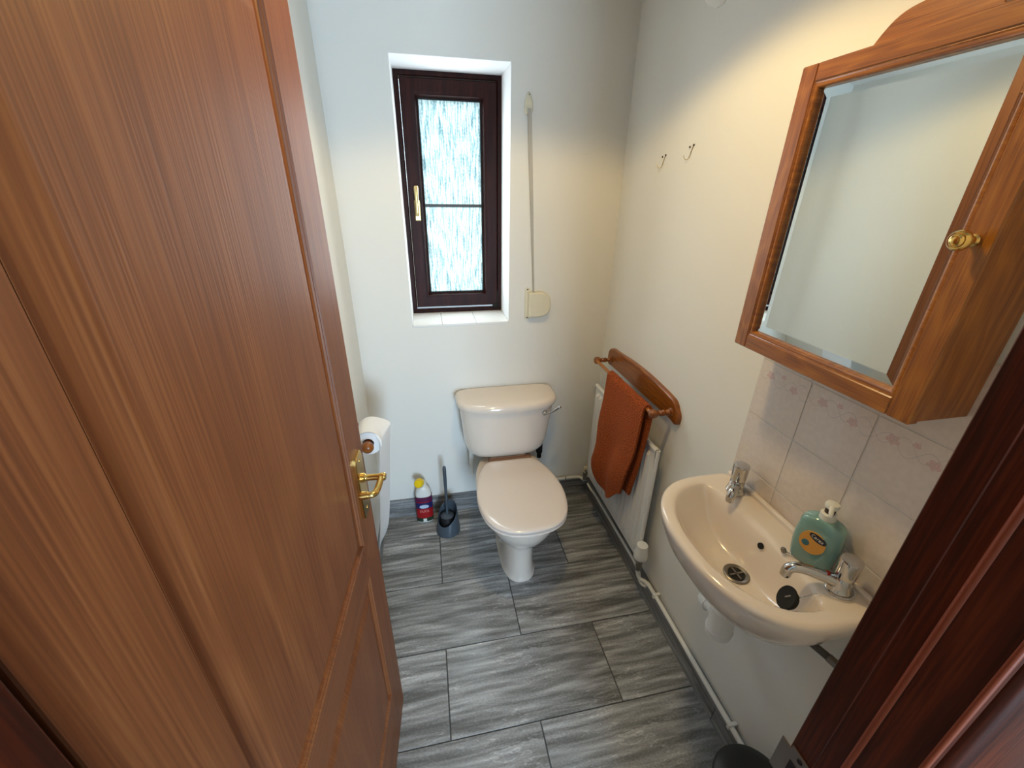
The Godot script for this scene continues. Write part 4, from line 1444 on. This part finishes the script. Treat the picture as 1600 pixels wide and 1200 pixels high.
	b.lathe([Vector2(0.020, 0), Vector2(0.047, 0), Vector2(0.0485, 0.002), Vector2(0.0485, 0.104), Vector2(0.047, 0.106), Vector2(0.020, 0.106), Vector2(0.020, 0.0)], 40, false, false)
	put(rl, "roll", b, M.paper)
	b = B.new()
	var o := []
	var path := curve([Vector2(-1.140, 0.790), Vector2(-1.120, 0.812), Vector2(-1.095, 0.8175), Vector2(-1.066, 0.806), Vector2(-1.046, 0.785), Vector2(-1.043, 0.765), Vector2(-1.050, 0.70), Vector2(-1.060, 0.62), Vector2(-1.072, 0.50), Vector2(-1.088, 0.36), Vector2(-1.104, 0.27), Vector2(-1.122, 0.215)], 5)
	for e in [0.0, 1.0]:
		for i in path.size():
			var k := i if e == 0.0 else path.size() - 1 - i
			var q: Vector2 = path[k]
			var f := float(k) / path.size()
			var th := 0.0 if e == 0.0 else 0.0012
			var ws := 0.004 * sin(f * 17.0)
			var out := 0.016 * smoothstep(0.25, 0.45, f) + 0.013 * exp(-pow((f - 0.34) / 0.07, 2.0))
			o.append([Vector3(q.x - th + out, q.y - th, 0.352 + ws), Vector3(q.x - th - 0.004 * sin(f * 9.0), q.y - th + 0.002 * sin(f * 14.0), 0.41), Vector3(q.x - th - out * 0.8, q.y - th - (0.03 * smoothstep(0.8, 1.0, f)), 0.468 + ws)])
	var ring_list := []
	for i in o.size(): ring_list.append(PackedVector3Array([o[i][0], o[i][1], o[i][2]]))
	ring_list.append(ring_list[0])
	b.loft(ring_list, false, false, false)
	put(rl, "paper_tail", b, M.paper, "", 50.0)
	# cleaner bottle
	var cb := thing("cleaner_bottle", "white cleaner bottle with red label and yellow cap against the skirting", "bottle", Vector3(-0.945, 0, 0.055))
	b = B.new()
	rings = []
	for p in [[0.0, 0.038, 0.024], [0.004, 0.042, 0.027], [0.06, 0.043, 0.028], [0.13, 0.043, 0.028], [0.17, 0.041, 0.027], [0.195, 0.037, 0.026], [0.210, 0.030, 0.024], [0.220, 0.022, 0.020], [0.226, 0.016, 0.016]]:
		rings.append(ring_z(-0.942, 0.050, p[0], p[1], p[2], p[2], 2.6, 2.6, 36))
	b.loft(rings)
	put(cb, "body", b, M.white)
	b = B.new()
	b.tube(curve([Vector3(-0.938, 0.218, 0.050), Vector3(-0.936, 0.238, 0.050), Vector3(-0.944, 0.252, 0.054), Vector3(-0.955, 0.258, 0.062)], 5), 0.014, 14)
	put(cb, "neck", b, M.white)
	b = B.new()
	b.T = frame_to(Vector3(-0.952, 0.256, 0.060), Vector3(-0.35, 0.30, 0.9))
	b.lathe([Vector2(0.021, 0), Vector2(0.0235, 0.003), Vector2(0.0225, 0.026), Vector2(0.018, 0.031), Vector2(0.006, 0.032)], 20)
	put(cb, "cap", b, M.yellow)
	# printed bands of the label, wrapped round the bottle
	for l in [["label_base", 0.010, 0.168, 0.0012, Color(0.62, 0.07, 0.10)], ["label_top_band", 0.140, 0.168, 0.0016, Color(0.34, 0.10, 0.27)], ["label_middle_band", 0.096, 0.134, 0.0016, Color(0.12, 0.14, 0.36)], ["label_low_band", 0.010, 0.034, 0.0016, Color(0.13, 0.20, 0.13)]]:
		b = B.new()
		rings = []
		for y in [l[1], l[2]]:
			rings.append(ring_z(-0.942, 0.050, y, 0.0432 + l[3] - (0.0012 if y > 0.15 else 0.0), 0.0282 + l[3] - (0.0004 if y > 0.15 else 0.0), 0.0282 + l[3], 2.6, 2.6, 36))
		b.loft(rings)
		put(cb, l[0], b, mat(l[0], l[4], 0.35))
	b = B.new()
	b.T = Transform3D(Basis(), Vector3(-0.942, 0.114, 0.0805))
	var ov := PackedVector2Array()
	for k in 24: ov.append(Vector2(cos(TAU * k / 24) * 0.024, sin(TAU * k / 24) * 0.011 - 0.003))
	b.prism(ov, -0.004, 0.001)
	put(cb, "label_oval", b, mat("label_white", Color(0.75, 0.82, 0.92), 0.4))
	b = B.new()
	b.span(Vector3(-0.952, 0.012, 0.0785), Vector3(-0.934, 0.030, 0.0812))
	put(cb, "label_square", b, M.white)
	var tm := TextMesh.new()
	tm.text = "DUCK"
	tm.font = SystemFont.new()
	tm.font.font_names = PackedStringArray(["Droid Sans"])
	tm.font_size = 16
	tm.pixel_size = 0.0012
	tm.depth = 0.0006
	var to := MeshInstance3D.new()
	to.name = "label_text"
	to.mesh = tm
	to.material_override = mat("label_pink", Color(0.93, 0.62, 0.60), 0.4)
	to.position = Vector3(-0.942, 0.080, 0.0806) - cb.position
	cb.add_child(to, true)
	# toilet brush in its holder
	var tb := thing("toilet_brush_holder", "slate grey slanted toilet brush holder on the floor", "brush holder", Vector3(-0.826, 0, 0.150))
	b = B.new()
	rings = []
	var cxz := Vector2(-0.826, 0.150)
	for p in [[0.0, 0.058, 0.0], [0.0, 0.062, 0.0], [0.02, 0.0615, 0.0], [0.06, 0.056, 0.5], [0.105, 0.0505, 1.0], [0.109, 0.0485, 1.0], [0.105, 0.0465, 1.0], [0.06, 0.050, 0.5], [0.012, 0.055, 0.0]]:
		var rr := PackedVector3Array()
		for k in 48:
			var a := TAU * k / 48
			rr.append(Vector3(cxz.x + cos(a) * p[1], p[0] + p[2] * (0.030 * cos(a) - 0.042 * sin(a)), cxz.y + sin(a) * p[1]))
		rings.append(rr)
	b.loft(rings)
	put(tb, "cup", b, M.slate, "", 55.0)
	var br := thing("toilet_brush", "dark grey toilet brush standing in its slanted holder", "toilet brush", Vector3(-0.826, 0.012, 0.150))
	b = B.new()
	b.tube(curve([Vector3(-0.826, 0.10, 0.146), Vector3(-0.826, 0.20, 0.136), Vector3(-0.826, 0.28, 0.128), Vector3(-0.826, 0.365, 0.120), Vector3(-0.826, 0.382, 0.118)], 4), [0.007, 0.0068, 0.0066, 0.0065, 0.0065, 0.0068, 0.007, 0.0075, 0.008, 0.0085, 0.0088, 0.009, 0.009, 0.008, 0.006, 0.004, 0.001], 12)
	put(br, "handle", b, M.slate)
	b = B.new()
	b.T = frame_to(Vector3(-0.828, 0.014, 0.152), Vector3(0, 1, -0.08))
	b.lathe([Vector2(0.022, 0), Vector2(0.034, 0.01), Vector2(0.036, 0.05), Vector2(0.034, 0.075), Vector2(0.020, 0.084), Vector2(0.010, 0.09)], 24)
	put(br, "bristles", b, M.bin)
	b = B.new()
	b.T = frame_to(Vector3(-0.827, 0.092, 0.148), Vector3(0, 1, -0.08))
	b.lathe([Vector2(0.030, 0), Vector2(0.034, 0.003), Vector2(0.030, 0.008), Vector2(0.012, 0.013)], 24)
	put(br, "collar", b, M.slate)
	# bin by the door jamb
	var bn := thing("pedal_bin", "black round bin on the floor beside the door jamb", "bin", Vector3(-0.12, 0, 1.44))
	b = B.new()
	b.T = Transform3D(Basis(), Vector3(-0.120, 0.0, 1.440))
	b.lathe([Vector2(0.075, 0), Vector2(0.080, 0.005), Vector2(0.090, 0.225), Vector2(0.092, 0.230)], 40)
	put(bn, "bucket", b, M.bin)
	b = B.new()
	b.T = Transform3D(Basis(), Vector3(-0.120, 0.0, 1.440))
	b.lathe([Vector2(0.094, 0.228), Vector2(0.097, 0.231), Vector2(0.0965, 0.242), Vector2(0.092, 0.249), Vector2(0.070, 0.258), Vector2(0.035, 0.263), Vector2(0.004, 0.264)], 40)
	put(bn, "lid", b, M.bin)
	# pale fitting high on the right wall
	var fx := thing("wall_fitting", "pale rounded fitting high on the right wall", "wall fitting", Vector3(0, 2.15, 0.5))
	b = B.new()
	rings = []
	for k in 9:
		var t := k / 8.0
		var y := 2.080 + 0.14 * t
		var s := sqrt(clampf(1.0 - pow(1.0 - t, 2.0), 0.02, 1.0))
		rings.append(ring(0.0, 0.500, y, 0.110 * s, 0.035 * s, 0.0, 2.2, 2.0, 40))
	b.loft(rings)
	put(fx, "shell", b, M.wall)
	# ceiling lamp
	var lp := thing("ceiling_lamp", "round white ceiling lamp with an opaque side", "ceiling lamp", Vector3(-0.56, CEIL, 0.92))
	b = B.new()
	b.T = Transform3D(Basis(), Vector3(-0.56, 0, 0.92))
	b.lathe([Vector2(0.040, CEIL), Vector2(0.060, CEIL), Vector2(0.064, CEIL - 0.02), Vector2(0.064, 2.200), Vector2(0.061, 2.200), Vector2(0.061, 2.235), Vector2(0.001, 2.235)], 36, true, false)
	put(lp, "shade", b, M.white)
	b = B.new()
	b.T = Transform3D(Basis(), Vector3(-0.56, 0, 0.92))
	b.lathe([Vector2(0.052, 2.232), Vector2(0.052, 2.224), Vector2(0.046, 2.220), Vector2(0.001, 2.219)], 30)
	var em := mat("warm_lamp_glow", Color(1, 0.95, 0.85), 0.5)
	em.emission_enabled = true
	em.emission = Color(1.0, 0.82, 0.58)
	em.emission_energy_multiplier = 6.0
	put(lp, "lamp_diffuser", b, em)
	var sp := SpotLight3D.new()
	sp.name = "lamp_light"
	sp.light_color = Color(1.0, 0.86, 0.59)
	sp.light_energy = 0.98
	sp.spot_angle = 72.0
	sp.spot_angle_attenuation = 0.25
	sp.spot_range = 6.0
	sp.light_size = 0.05
	sp.shadow_enabled = true
	lp.add_child(sp)
	sp.position = Vector3(0, 2.196 - CEIL, 0)
	sp.rotation.x = -PI / 2
